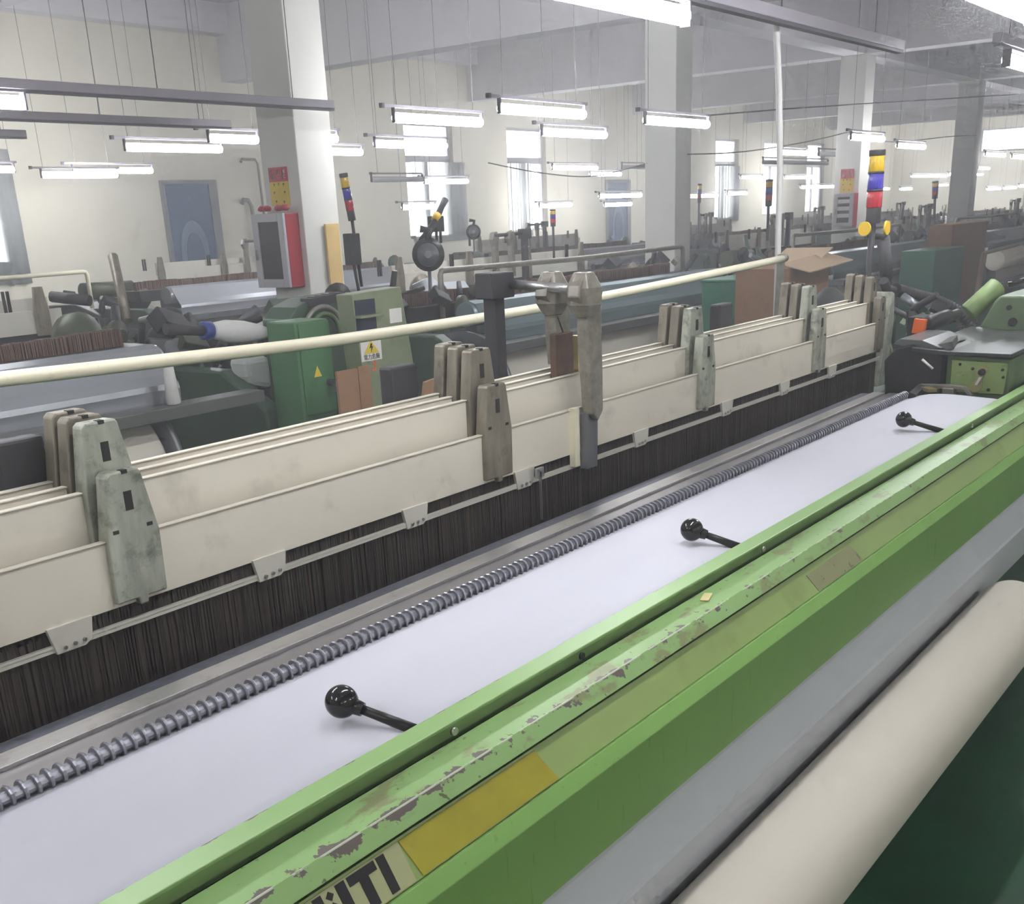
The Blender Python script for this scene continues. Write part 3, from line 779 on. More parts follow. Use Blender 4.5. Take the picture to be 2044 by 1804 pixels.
t = thing('padded_arm', 'grey foam-padded upright with black elbow beside the big signal tower', 'machine arm', (5.5, 1.9, 1.2))
MB().tube([at(1763, 474, Y=1.88), at(1770, 556, Y=1.88)], .03, 14).build('foam_sleeve', pm('grey_foam', lin(92,90,94), .9, var=.1, scale=40), t)
MB().tube([at(1738, 470, Y=1.86), at(1765, 470, Y=1.88)], .016, 10).build('collar_arm', m_black, t)
MB().tube([at(1770, 556, Y=1.88), at(1772, 580, Y=1.88), at(1774, 640, Y=1.88)], .02, 10).build('stem', m_black, t)

# ================================================================== LOOMS FURTHER BACK
def cluster(root, box, n, seed, mats, names=('linkage_block', 'linkage_rod', 'gear')):
    rr = random.Random(seed); x0, x1, y0, y1, z0, z1 = box
    for i in range(n):
        c = Vector((rr.uniform(x0, x1), rr.uniform(y0, y1), z0 + (z1 - z0) * rr.random() ** 1.3))
        k = rr.random(); m = rr.choice(mats)
        s = rr.uniform(.05, .13)
        if k < .4:
            a = Vector((1, rr.uniform(-.3,.3), rr.uniform(-.4,.4))).normalized(); b = a.orthogonal().normalized(); d = a.cross(b)
            MB().obox(c, a*s*1.2, b*s*.6, d*s*.5).build(names[0], m, root, bevel=.008)
        elif k < .75:
            a = Vector((rr.uniform(-1,1), rr.uniform(-.6,.6), rr.uniform(-.3,.9))).normalized()
            MB().cyl(c, c + a*s*2.2, s*.28, s*.22, 10).build(names[1], m, root)
        else:
            a = Vector((rr.uniform(-.4,.4), -1, rr.uniform(-.3,.3))).normalized()
            MB().lathe(c, c + a, [(0, s*.9), (s*.3, s*.95), (s*.34, s*.5), (s*.6, s*.45)], 14).build(names[2], m, root)
m_oil = pm('oily_olive', lin(74,80,60), .45, .2, var=.3, scale=12, dirt=lin(34,32,30), dirt_amt=.7)
DM = [m_darkmetal, m_black, m_darkmetal, m_green_d, m_oil, m_grey, m_black, m_bracketd]
def comb(x0, x1, y, z0, z1, n, seed):
    rr = random.Random(seed); mb = MB()
    for k in range(n):
        x = x0 + (x1-x0)*k/n; dz = rr.uniform(-.004, .004) + .006*math.sin(k*.05); dy = rr.uniform(-.008, .008)
        mb.box(x, x + (x1-x0)/n*.55, y+dy-.03, y+dy+.03, z0, z1+dz)
    return mb
def far_loom(cx, dy, label, sheet, rail_mat, seed, rail=(-1.65, 1.95), group=None, detail=True):
    t = thing('weaving_loom', label, 'loom', (cx, 5.9+dy, 0), group)
    X = lambda a: cx + a
    Yd = lambda y: y + dy
    # green side frames
    for a in (-2.0, 2.35):
        MB().prism([(Yd(4.75), 0), (Yd(7.6), 0), (Yd(7.6), .7), (Yd(7.1), .9), (Yd(5.1), .9), (Yd(4.75), .7)], 'x', X(a)-.06, X(a)+.06).build('side_frame', m_green_d, t, bevel=.015)
    MB().cyl((X(-1.85), Yd(4.98), 1.02), (X(1.8), Yd(4.98), 1.02), .083, n=28).build('back_roller', sheet, t)
    MB().sheet([(Yd(5.02), 1.100), (Yd(4.97), 1.106), (Yd(4.92), 1.088), (Yd(4.865), 1.01), (Yd(4.835), .965), (Yd(4.80), .925), (Yd(4.795), .90), (Yd(4.80), .80)], X(-1.82), X(1.78), 'x', .004, smooth=False).build('warp_sheet', sheet, t)
    MB().box(X(-1.9), X(2.2), Yd(4.64), Yd(4.78), .775, .835).build('shelf_bar', m_grey if not detail else pm('shelf_%d' % seed, lin(96,96,94), .5, .3), t, bevel=.004)
    MB().lathe((X(-1.72), Yd(5.1), .47), (X(1.62), Yd(5.1), .47), [(0,.05),(.001,.355),(.01,.36),(3.33,.36),(3.339,.355),(3.34,.05)], 40).build('warp_beam', m_roll, t)
    for a in (-1.76, 1.64):
        MB().cyl((X(a), Yd(5.1), .47), (X(a+.03), Yd(5.1), .47), .43, n=36).build('beam_flange', m_grey, t)
    comb(X(-1.8), X(2.0), Yd(5.55), 1.02, 1.145, 420, seed).build('drop_wires', m_brown, t, kind='stuff')
    MB().box(X(-1.85), X(2.1), Yd(5.42), Yd(5.70), .95, 1.06).build('drop_wire_box', m_darkmetal, t)
    # heald frames seen from the warp side
    MB().box(X(-.62), X(2.4), Yd(6.72), Yd(6.74), 1.075, 1.215).build('heald_bar', m_white2, t)
    MB().box(X(-.58), X(2.36), Yd(6.79), Yd(6.81), 1.14, 1.285).build('heald_bar', m_white2, t)
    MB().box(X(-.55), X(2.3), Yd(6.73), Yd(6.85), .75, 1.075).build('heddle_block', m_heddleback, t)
    for a in (-.58, .38, 1.3, 2.25):
        MB().prism([(X(a)-.03, 1.355), (X(a)+.03, 1.355), (X(a)+.05, 1.2), (X(a)+.05, 1.06), (X(a)-.05, 1.06), (X(a)-.05, 1.2)], 'y', Yd(6.69), Yd(6.715)).build('bracket', m_bracketd, t, bevel=.004)
        for q in (.03, .06):
            MB().box(X(a)-.15-q, X(a)-.135-q, Yd(6.75), Yd(6.765), 1.21, 1.34).build('bracket_slat', m_ink, t)
    # swing levers on their posts
    MB().box(X(1.12), X(1.17), Yd(6.6), Yd(6.65), .7, 1.45).box(X(1.09), X(1.20), Yd(6.58), Yd(6.66), 1.43, 1.52).build('centre_post', m_black, t)
    for a, y in ((.72, 6.64), (.92, 6.60)):
        MB().prism([(X(a)-.03, 1.50), (X(a)+.02, 1.51), (X(a)+.05, 1.46), (X(a)+.03, 1.38), (X(a)+.04, 1.1), (X(a)-.02, 1.1), (X(a)-.02, 1.38), (X(a)-.05, 1.44)], 'y', Yd(y), Yd(y)+.05).build('swing_lever', m_cast, t, bevel=.005)
    MB().cyl((X(.70), Yd(6.65), 1.475), (X(1.14), Yd(6.62), 1.48), .016, n=10).build('cross_rod', m_black, t)
    # long rail over the warp
    if rail:
        a, b = rail
        MB().tube([(X(a), Yd(5.35), .95), (X(a), Yd(5.35), 1.27), (X(a)+.015, Yd(5.35), 1.295), (X(a)+.05, Yd(5.35), 1.30), (X((a+b)/2), Yd(5.35), 1.285), (X(b)-.05, Yd(5.35), 1.30), (X(b)-.015, Yd(5.35), 1.295), (X(b), Yd(5.35), 1.27), (X(b), Yd(5.35), .95)], .021, 10).build('warp_rail', rail_mat, t)
    # picking units at both ends
    for a0, a1, s in ((-2.15, -1.35, 1), (2.35, 3.05, 2)):
        MB().prism([(Yd(5.6), .0), (Yd(7.3), .0), (Yd(7.3), .80), (Yd(6.9), .92), (Yd(6.2), .95), (Yd(5.7), .82)], 'x', X(a0), X(a1)).build('picking_base', m_darkmetal, t, bevel=.02)
        cluster(t, (X(a0), X(a1), Yd(5.5), Yd(6.6), .80, 1.14), 26 if detail else 12, seed*10+s, DM)
    MB().cyl((X(-2.2), Yd(5.9), 1.08), (X(-1.6), Yd(5.9), 1.08), .09, .08, 16).build('motor', m_oil, t)
    return t
loomA = far_loom(1.8, 0, 'loom with silvery purple warp sheet behind the near cream pipe', m_silver, m_galv, 11, rail=None)
loomB = far_loom(8.0, 0, 'loom with blue-grey warp sheet under a rail, right of the red cabinet column', m_teal, m_galv, 12)
loomC = far_loom(14.2, 0, 'loom with blue-grey warp roll behind the tall signal tower', m_teal, m_galv, 13)
loomD = far_loom(9.3, 5.0, 'loom in front of the blue door with pale heald frames', m_silver, m_galv, 14, rail=None, detail=False)
loomE = far_loom(3.1, 5.0, 'loom with cream rail below the bare cream wall left of the door', m_silver, m_cream, 15, rail=(-1.0, 3.72), detail=False)
# oily linkages crowding the near ends of the two closest back looms
DK = [m_darkmetal, m_black, m_darkmetal, m_black, m_grey, m_oil, m_bracketd]
cluster(loomA, (4.15, 4.8, 5.5, 6.5, .95, 1.12), 26, 501, DK)
cluster(loomB, (5.95, 7.2, 5.2, 6.3, .95, 1.14), 30, 502, DK)
for (pa, pb, r, m) in (((225, 510), (254, 640), .028, m_bracketd), ((280, 640), (335, 626), .02, m_steel), ((102, 592), (180, 600), .03, m_black)):
    MB().tube([at(*pa, Y=5.9), at(*pb, Y=5.7)], r, 8).build('linkage_bar', m, loomA)
q = at(160, 640, Y=5.9)
MB().lathe(q + Vector((0, .12, -.1)), q + Vector((0, -.08, -.1)), [(0,.06),(.02,.14),(.1,.15),(.16,.10),(.2,.05)], 18).build('gear_cover', m_oil, loomA)
FG = 'looms receding down the hall'
for i, (dx, dyy) in enumerate(((6.2, 0), (12.4, 0), (18.6, 0), (24.8, 0))):
    c = copy_tree(loomC, (dx, dyy, 0)); c['label'] = 'distant loom in the rows receding past the second cabinet column'; c['group'] = FG
for i, dx in enumerate((6.2, 12.4, 18.6, 24.8, 31.0)):
    c = copy_tree(loomD, (dx, 0, 0)); c['label'] = 'distant loom in the rows receding past the second cabinet column' if i > 1 else ('loom before the plastic-covered windows' if i == 0 else 'loom before second blue door, past the bright window'); 
    if i > 1: c['group'] = FG

# ---------------------------------------------------------------- things on and beside the second loom row
# white harness end of the silvery loom is nearer than its rail: yarn cone standing on its shelf
q = at(340, 812, Y=4.7)
yc = thing('yarn_cone', 'white yarn cone standing on the shelf of the silvery loom', 'yarn cone', (q.x+.03, 4.71, .835))
MB().lathe((q.x+.03, 4.71, .836), (q.x+.03, 4.71, 1.2), [(0,.03),(.005,.036),(.20,.024),(.215,.018)], 18).build('yarn', m_bobbin, yc)
MB().cyl((q.x+.03, 4.71, 1.05), (q.x+.03, 4.71, 1.062), .014, n=12).build('tube_tip', m_grey, yc)
a, b = at(421, 660, Y=5.15), at(535, 664, Y=5.15)
bb = thing('lying_bobbin', 'white spindle-shaped bobbin with blue collar lying over the picking unit', 'bobbin', (a.x, 5.15, a.z-.05))
L = (b-a).length
MB().lathe(a, b, [(0,.035),(.02,.045),(.10,.062),(L*.55,.062),(L*.8,.048),(L,.03)], 22).build('yarn', m_bobbin, bb)
MB().lathe(a + (a-b).normalized()*.06, a, [(0,.045),(.005,.05),(.055,.05),(.06,.044)], 20).build('blue_collar', m_blue, bb)
MB().cyl(b, b + (b-a).normalized()*.12, .016, .01, 10).build('spindle_tip', pm('spindle_brass', lin(120,100,80), .5, .4), bb)
MB().cyl(a + (a-b).normalized()*.05, a + (a-b).normalized()*.3, .03, n=12).build('spindle', m_black, bb)

# green electric cabinet
Y0 = 4.5
x0, x1 = at(601, 780, Y=Y0).x, at(668, 780, Y=Y0).x
yb = at(545, 770, X=x0).y
zt = at(601, 690, Y=Y0).z
cab = thing('electric_cabinet', 'green electric cabinet with yellow warning triangle and lock', 'cabinet', ((x0+x1)/2, Y0+.2, 0))
MB().box(x0, x1, Y0, yb, 0, 1.17).build('cabinet_body', m_green_c, cab, bevel=.008)
MB().box(x0+.02, x1-.005, Y0-.012, Y0, .68, 1.16).build('cabinet_door', m_green_c, cab, bevel=.003)
q = at(634, 742, Y=Y0-.013)
MB().prism([(q.x-.028, q.z-.026), (q.x+.028, q.z-.026), (q.x, q.z+.032)], 'y', Y0-.0145, Y0-.0125).build('warning_triangle', m_signyel, cab)
q = at(657, 763, Y=Y0-.013)
lk = MB().cyl((q.x, Y0-.012, q.z), (q.x, Y0-.05, q.z), .02, n=14).build('lock', m_black, cab)
MB().box(q.x-.006, q.x+.006, Y0-.07, Y0-.045, q.z-.05, q.z+.01).build('lock_handle', m_grey, lk)
# white plastic bag between cabinet and loom
q0, q1 = at(500, 715, Y=4.95), at(545, 765, Y=4.95)
tag(MB().prism([(q0.x, q1.z), (q1.x, q1.z-.03), (q1.x, q0.z), (q0.x-.04, q0.z), (q0.x-.03, q0.z-.1)], 'y', 4.95, 5.1).build('plastic_bag', pm('white_plastic_bag', lin(206,210,206), .35, var=.05, bump=.3), bevel=.03), 'white plastic bag stuffed between loom leg and green cabinet', 'bag')

# dark green guard with looped cables behind the cabinet
Y1 = 4.95
gx = [at(px, py, Y=Y1) for px, py in ((572, 660), (574, 640), (592, 614), (625, 596), (702, 583), (702, 690), (572, 700))]
gd = thing('machine_guard', 'dark green machine guard with looped grey cables above the electric cabinet', 'machine guard', (gx[2].x, Y1, 0))
MB().prism([(p.x, p.z) for p in gx[1:6]] + [(gx[5].x, 0), (gx[1].x, 0)], 'y', Y1, Y1+.22).build('guard', m_green_d, gd, bevel=.01)
c = at(648, 668, Y=Y1-.03)
for k, (r, m) in enumerate(((.16, m_galv), (.12, m_house_g))):
    MB().tube([(c.x + r*math.cos(math.radians(a)), Y1-.03-.01*k, c.z + r*math.sin(math.radians(a))) for a in range(-10, 200, 10)], .014, 8).build('cable_loop', m, gd)
for k in range(5):
    q = at(622 + k*14, 606 - k*3, Y=Y1)
    MB().box(q.x-.03, q.x+.03, Y1-.02, Y1+.06, q.z-.02, q.z+.03).build('fitting', m_black, gd)

# olive control stand with danger sticker
Y2 = 4.3
pz = [at(px, py, Y=Y2) for px, py in ((702, 588), (800, 572), (838, 800), (742, 830))]
st = thing('control_stand', 'pale olive control stand with electric danger sticker and dark display', 'control stand', (pz[2].x-.1, Y2, 0))
xa, xb = pz[0].x, pz[1].x
MB().prism([(xa, pz[0].z), (xb, pz[1].z), (xb+.10, .62), (xb+.12, 0), (xa+.03, 0), (xa+.03, .9)], 'y', Y2, Y2+.12).build('stand_panel', m_olive, st, bevel=.006)
q0, q1 = at(708, 600, Y=Y2-.004), at(752, 655, Y=Y2-.004)
MB().box(q0.x, q1.x, Y2-.006, Y2, q1.z, q0.z).build('display', pm('dark_display', lin(40,46,60), .2, var=.1), st)
MB().box(q0.x-.01, q1.x+.02, Y2-.05, Y2-.002, (q0.z+q1.z)/2-.012, (q0.z+q1.z)/2).build('display_ledge', m_olive, st)
q0, q1 = at(777, 617, Y=Y2-.004), at(803, 642, Y=Y2-.004)
MB().box(q0.x, q1.x, Y2-.004, Y2, q1.z, q0.z).build('paper_note', m_sticker, st)
q0, q1 = at(719, 680, Y=Y2-.004), at(763, 716, Y=Y2-.004)
dk = MB().box(q0.x, q1.x, Y2-.004, Y2, q1.z, q0.z).build('danger_sticker', m_sticker, st)
xm, wz = (q0.x+q1.x)/2, q0.z-q1.z
MB().prism([(xm-.06, q0.z-wz*.66), (xm+.06, q0.z-wz*.66), (xm, q0.z-wz*.05)], 'y', Y2-.0055, Y2-.004).build('triangle', m_signyel, dk)
MB().prism([(xm-.004, q0.z-wz*.2), (xm-.014, q0.z-wz*.42), (xm, q0.z-wz*.38), (xm-.004, q0.z-wz*.6), (xm+.014, q0.z-wz*.32), (xm+.002, q0.z-wz*.35), (xm+.008, q0.z-wz*.2)], 'y', Y2-.007, Y2-.0055).build('bolt_mark', m_ink, dk)
for s in ((-.066, -.055, -.70, -.70),):
    pass
def text(body, size, loc, mat, parent, name='lettering', rot=(math.pi/2, 0, 0)):
    cu = bpy.data.curves.new(name, 'FONT'); cu.body = body; cu.size = size; cu.align_x = 'CENTER'; cu.align_y = 'CENTER'; cu.extrude = .0006
    o = bpy.data.objects.new(name, cu); COL.objects.link(o)
    dg = bpy.context.evaluated_depsgraph_get(); dg.update()
    me = bpy.data.meshes.new_from_object(o.evaluated_get(dg))
    bpy.data.objects.remove(o)
    n = bpy.data.objects.new(name, me); COL.objects.link(n); me.materials.clear(); me.materials.append(mat)
    off = Vector((0,0,0)); qq = parent
    while qq is not None: off += qq.location; qq = qq.parent
    n.parent = parent; n.location = Vector(loc) - off; n.rotation_euler = rot
    return n
text('電力危險', wz*.28, (xm, Y2-.005, q0.z-wz*.83), m_ink, dk)
q = at(747, 727, Y=Y2-.004)
text('3', .11, (q.x, Y2-.002, q.z), m_orange, st)
# cardboard sheets leaning by the stand
q0, q1 = at(667, 742, Y=4.22), at(741, 830, Y=4.22)
c = MB().box(q0.x, (q0.x+q1.x)/2+.03, 4.2, 4.215, 0, q0.z).build('cardboard_sheet', m_card); tag(c, 'tall brown cardboard sheet leaning next to the green cabinet lock', 'cardboard')
c = MB().box((q0.x+q1.x)/2+.035, q1.x, 4.2, 4.215, 0, q0.z+.005).build('cardboard_sheet', m_card); tag(c, 'narrow brown cardboard strip leaning against the olive stand', 'cardboard')
q0, q1 = at(838, 786, Y=3.7), at(925, 790, Y=3.7)
c = MB().prism([(q0.x, .7), (q0.x+.05, q0.z+.05), (q1.x-.1, q0.z+.07), (q1.x+.1, q1.z+.02), (q1.x+.1, .0), (q0.x, .0)], 'y', 3.7, 3.72).build('cardboard_sheet', m_card); tag(c, 'crumpled cardboard edge showing behind the heald frame tops', 'cardboard')
# teal box, open carton and tarp bundle right of the blue-grey sheet
q0, q1 = at(1489, 563, Y=4.1), at(1546, 640, Y=4.1)
bx = thing('storage_bin', 'teal green bin between blue-grey loom and white conduit', 'bin', ((q0.x+q1.x)/2, 4.3, 0))
MB().box(q0.x, q1.x, 4.1, 4.5, 0, q0.z).build('bin_body', m_green_t, bx, bevel=.01)
MB().box(q0.x-.01, q1.x+.01, 4.09, 4.51, q0.z, q0.z+.02).build('bin_rim', m_green_t, bx, bevel=.005)
q0, q1 = at(1566, 537, Y=3.6), at(1650, 620, Y=3.6)
ca = thing('open_carton', 'open brown carton with raised flap right of the white conduit', 'carton', ((q0.x+q1.x)/2, 3.8, 0))
MB().box(q0.x, q1.x, 3.6, 4.0, 0, q0.z).build('carton_body', m_card, ca)
m_card2 = pm('pale_cardboard', lin(196,170,140), .85, var=.05)
MB().obox(((q0.x+q1.x)/2+.1, 3.56, q0.z+.02), ((q1.x-q0.x)*.5, 0, .02), (0, .12, .03), (0, 0, .004)).build('flap', m_card2, ca)
MB().obox((q1.x-.1, 3.8, q0.z+.06), (.16, 0, .05), (0, .2, 0), (0, 0, .004)).build('flap', m_card2, ca)
q = at(1655, 610, Y=3.05)
tb = MB()
tb.lathe((q.x, 3.05, 0), (q.x, 3.05, 1), [(0,.22),(.3,.26),(.65,.25),(.85,.2),(1.0,.12),(1.08,.04)], 14)
tag(tb.build('tarp_bundle', pm('dark_tarp', lin(70,72,72), .7, var=.3, scale=8, bump=.8)), 'dark wrinkled tarpaulin bundle beside the open carton', 'bundle')
# far right: upright carton and teal panel
q0, q1 = at(1903, 448, Y=4.3), at(1962, 540, Y=4.3)
c = MB().box(q0.x, q1.x, 4.3, 4.6, 0, q0.z).build('tall_carton', m_card, bevel=.01); tag(c, 'tall brown carton standing at the end of the blue-grey warp roll', 'carton')
q0, q1 = at(1868, 500, Y=4.1), at(1917, 590, Y=4.1)
c = MB().box(q0.x, q1.x, 4.1, 4.5, 0, q0.z).build('teal_locker', m_green_t, bevel=.015); tag(c, 'teal green locker in front of the tall brown carton', 'locker')
q0 = at(1990, 520, Y=3.3)
rl = thing('spare_roll', 'pale spare roll on brown rack at the end of the aisle', 'roll', (q0.x+.6, 3.3, q0.z-.2))
MB().lathe(at(1985, 520, Y=3.3), at(2120, 492, Y=3.3), [(0,.03),(.001,.10),(.01,.105),(2.2,.105),(2.2,.03)], 24).build('wound_yarn', m_roll, rl)
MB().tube([at(1965, 505, Y=3.28), at(2100, 470, Y=3.28)], .02, 8).build('rack_rail', m_galv, rl)
MB().tube([at(1965, 505, Y=3.28), at(1950, 590, Y=3.28), (at(1950, 590, Y=3.28).x, 3.28, 0)], .03, 8).build('rack_leg', pm('rust_brown_leg', lin(110,88,70), .6), rl)
MB().tube([at(1980, 570, Y=3.2), at(2100, 530, Y=3.2)], .02, 8).build('rack_rail', m_grey, rl)

# ---------------------------------------------------------------- weft accumulators, signal towers in the back
def accumulator(px, py, Y, r, label, lamp=True):
    c = at(px, py, Y=Y)
    t = thing('weft_accumulator', label, 'weft feeder', (c.x, Y, 1.0))
    ax = Vector((-.75, -.62, .05)).normalized()
    side = Vector((0,0,1)).cross(ax).normalized()
    MB().lathe(c - ax*.02, c + ax*.08, [(0, r*.9), (.01, r), (.035, r), (.05, r*.8), (.1, r*.72)], 26).build('drum', m_darkmetal, t)
    MB().lathe(c + ax*.07, c + ax*.11, [(0, r*.70), (.012, r*.66), (.02, r*.3), (.03, r*.22)], 22).build('drum_face', m_grey, t)
    MB().lathe(c - ax*.12 , c, [(0, r*.35), (.03, r*.75), (.12, r*.95)], 22).build('chrome_cone', m_steel, t)
    MB().tube([c + Vector((0,0,r*.8)), c + Vector((0,0,r*1.4)) + side*.02, c + Vector((0,0,r*1.5)) - side*.05], r*.22, 10).build('bracket_arm', m_black, t)
    MB().tube([c + Vector((0,0,-r*.8)), Vector((c.x, Y+.02, .0))], r*.12, 8).build('stem', m_grey, t)
    return t
accumulator(855, 508, 5.9, .125, 'dark weft feeder drum on a stem above the grey rail')
accumulator(945, 463, 10.4, .105, 'smaller weft feeder drum near the plastic-covered window')
def tower_px(p_top, p_base, p_pole, Y, label, box=False, r=.03, blue=None):
    signal_tower(at(*p_base, Y=Y), at(*p_top, Y=Y), r, label, at(*p_pole, Y=Y), box=box, blue=blue)
tower_px((685, 346), (703, 440), (722, 572), 6.1, 'tilted signal tower with black terminal box beside the tan board', box=True, r=.03)
# leaning dark lamp stalk by the weft feeder
t = thing('leaning_stalk', 'black stalk leaning over the dark weft feeder drum with a junction box', 'machine arm', at(845, 480, Y=5.95))
MB().tube([at(842, 482, Y=5.95), at(866, 448, Y=5.95), at(882, 412, Y=5.95), at(889, 398, Y=5.95)], [.03, .028, .022, .026], 10).build('stalk', m_black, t)
MB().tube([at(867, 440, Y=5.95), at(874, 428, Y=5.95)], .03, 10).build('yellow_band', m_yellow, t)
q0, q1 = at(866, 431, Y=5.95), at(884, 462, Y=5.95)
MB().box(q0.x, q1.x, 5.93, 6.02, q1.z, q0.z).build('junction_box', m_black, t, bevel=.006)
for px in (871, 879): MB().tube([at(px, 462, Y=5.97), at(px+1, 485, Y=5.97)], .012, 6).build('cable', m_black, t)
tower_px((1103, 418), (1104, 452), (1106, 520), 6.68, 'small red-ended signal tower in front of the sunlit window', r=.028)
tower_px((1397, 367), (1395, 405), (1393, 520), 10.6, 'yellow-topped signal tower just right of second square column', r=.04)
tower_px((1536, 358), (1534, 412), (1532, 480), 6.4, 'signal tower with sky-blue band left of the white conduit', r=.045, blue=m_lblue2)
tower_px((1867, 362), (1866, 396), (1864, 465), 6.2, 'far signal tower with crumpled plastic before the third column', r=.05)
for (px, py, Y, lab) in ((390, 0, 0, ''),): pass

# ---------------------------------------------------------------- fire cabinets, signs, board on columns
def fire_cabinet(xc, pl, pr, py0, py1, pside, label, glazed=False):
    """hangs on the -X face of a column; pl/pr: door edges, pside: rear edge of its side"""
    ym = at(pside, (py0+py1)/2, X=xc).y
    xf = at(pr, (py0+py1)/2, Y=ym).x
    yl = at(pl, (py0+py1)/2, X=xf).y
    z1, z0 = at((pl+pr)/2, py0, X=xf).z, at((pl+pr)/2, py1, X=xf).z
    t = thing('fire_cabinet', label, 'fire cabinet', ((xf+xc)/2, (ym+yl)/2, z0))
    MB().box(xf+.02, xc-.001, ym, yl, z0, z1).build('cabinet_body', m_red, t, bevel=.006)
    f = .12 * (yl - ym) + .02
    d = MB().box(xf-.005, xf+.02, ym, ym+f, z0, z1).box(xf-.005, xf+.02, yl-f, yl, z0, z1).box(xf-.005, xf+.02, ym+f, yl-f, z1-f, z1).box(xf-.005, xf+.02, ym+f, yl-f, z0, z0+f).build('door_frame', m_alu, t, bevel=.003)
    MB().box(xf+.008, xf+.014, ym+f, yl-f, z0+f, z1-f).build('door_glass', m_alud, t)
    MB().box(xf-.03, xf-.005, yl-f*.6, yl-f*.4, (z0+z1)/2-.07, (z0+z1)/2+.01).build('handle', m_steel, d)
    if glazed:
        for k in range(3):
            zz = z0 + f + (z1-z0-2*f)*(.2+.28*k)
            MB().box(xf+.005, xf+.0075, ym+f, yl-f, zz, zz+.06).build('label_stripe', m_sticker, t)
    return t
c1 = fire_cabinet(6.65, 509, 572, 426, 574, 603, 'red fire cabinet with silver door on the nearest square column')
fire_cabinet(18.96, 1664, 1702, 386, 452, 1712, 'red fire cabinet with striped silver door on the third square column', True)
t = thing('red_valve', 'small red valve wheels lying on top of the near fire cabinet', 'valve', (6.5, 7.3, 1.76))
for k, px in enumerate((527, 537, 560, 573)):
    q = at(px, 419, X=6.52)
    MB().lathe((6.5, q.y, 1.757), (6.5, q.y, 1.9), [(0,.02),(.01,.035),(.03,.035),(.045,.015)], 12).build('wheel', m_red, t)
def warning_sign(x, pl, pr, p0, pm_, p1, label):
    y0, y1 = at(pr, (p0+p1)/2, X=x).y, at(pl, (p0+p1)/2, X=x).y
    za, zb, zc = at(pl, p0, X=x).z, at(pl, pm_, X=x).z, at(pl, p1, X=x).z
    t = thing('notice_sign', label, 'sign', (x, (y0+y1)/2, zc))
    a = MB().box(x-.006, x-.001, y0, y1, zb, za).build('red_half', m_signred, t)
    b = MB().box(x-.006, x-.001, y0, y1, zc, zb).build('yellow_half', m_signyel, t)
    rr = random.Random(5); w, h = y1-y0, za-zb
    for cx in (.2, .5, .8):
        for cz in (.3, .68):
            mb = MB(); yc, zcn = y0 + w*cx, zb + h*cz
            for k in range(4):
                if k % 2: mb.box(x-.0075, x-.006, yc-w*.09, yc+w*.09, zcn+h*(-.12+.08*k), zcn+h*(-.09+.08*k))
                else: mb.box(x-.0075, x-.006, yc+w*rr.uniform(-.07,.05), yc+w*rr.uniform(.055,.08), zcn-h*.13, zcn+h*.14)
            mb.build('character', m_inkw, a)
    h2 = zb-zc
    for cx, cz in ((.25,.88),(.5,.9),(.75,.88),(.22,.55),(.78,.55),(.3,.15),(.72,.18)):
        mb = MB(); yc, zcn = y0 + w*cx, zc + h2*cz
        mb.box(x-.0075, x-.006, yc-w*.05, yc+w*.05, zcn, zcn+h2*.03).box(x-.0075, x-.006, yc-w*.01, yc+w*.02, zcn-h2*.06, zcn+h2*.06)
        mb.build('character', m_ink, b)
    return t
warning_sign(6.65, 540, 577, 335, 364, 412, 'red and yellow notice pasted above the near fire cabinet')
warning_sign(18.96, 1678, 1704, 338, 357, 384, 'red and yellow notice above the striped-door fire cabinet')
q0, q1 = at(645, 447, Y=6.99), at(684, 583, Y=6.99)
o = MB().box(q0.x, min(q1.x, 7.09), 6.965, 6.985, q1.z-.3, q0.z).build('tan_board', m_ply, bevel=.003); tag(o, 'tall tan board leaning on the bright side of the near column', 'board')

# ================================================================== LAMPS
LG = 'lit fluorescent lamps hung over the looms'
ZL = 2.4
def lamp(x0, x1, y, z, lit=True, rail=(.0, .0), wires=True, group=LG, label='lit fluorescent tube on thin rail hung by wires over the looms'):
    t = thing('fluorescent_lamp', label, 'lamp', ((x0+x1)/2, y, z), group)
    MB().lathe((x0, y, z), (x1, y, z), [(0,.014),(.004,.034),(.02,.038),(x1-x0-.02,.038),(x1-x0-.004,.034),(x1-x0,.014)], 14).build('tube', m_tube if lit else m_offtube, t)
    ra, rb = x0 - rail[0], x1 + rail[1]
    MB().box(ra, rb, y-.011, y+.011, z+.07, z+.092).build('rail', m_trunk, t)
    for xe in (x0 - .012, x1 + .002):
        MB().box(xe, xe+.012, y-.016, y+.016, z-.035, z+.072).build('tube_holder', m_trunkd, t)
    MB().box(ra-.03, ra, y-.016, y+.016, z+.064, z+.098).build('end_cap', m_trunkd, t)
    if wires:
        for f in (.12, .88):
            xx = ra + (rb-ra)*f
            MB().tube([(xx, y, z+.09), (xx + R.uniform(-.02,.02), y + R.uniform(-.02,.02), ZC)], .003, 5).build('hanging_wire', m_wire, t)
    return t
def lamp_px(a, b, z=ZL, ymax=14.4, xmax=43, **kw):
    p, q = at(*a, Z=z), at(*b, Z=z)
    y = (p.y + q.y)/2
    if y > ymax:
        y = ymax; p, q = at(*a, Y=y), at(*b, Y=y)
    if q.x > xmax:
        s = xmax/q.x; y *= s
        p, q = at(*a, Y=y), at(*b, Y=y)
    zz = (at(*a, Y=y).z + at(*b, Y=y).z)/2
    p, q = at(*a, Y=y), at(*b, Y=y)
    return lamp(p.x+.03, max(q.x-.03, p.x+.3), y, zz, **kw)
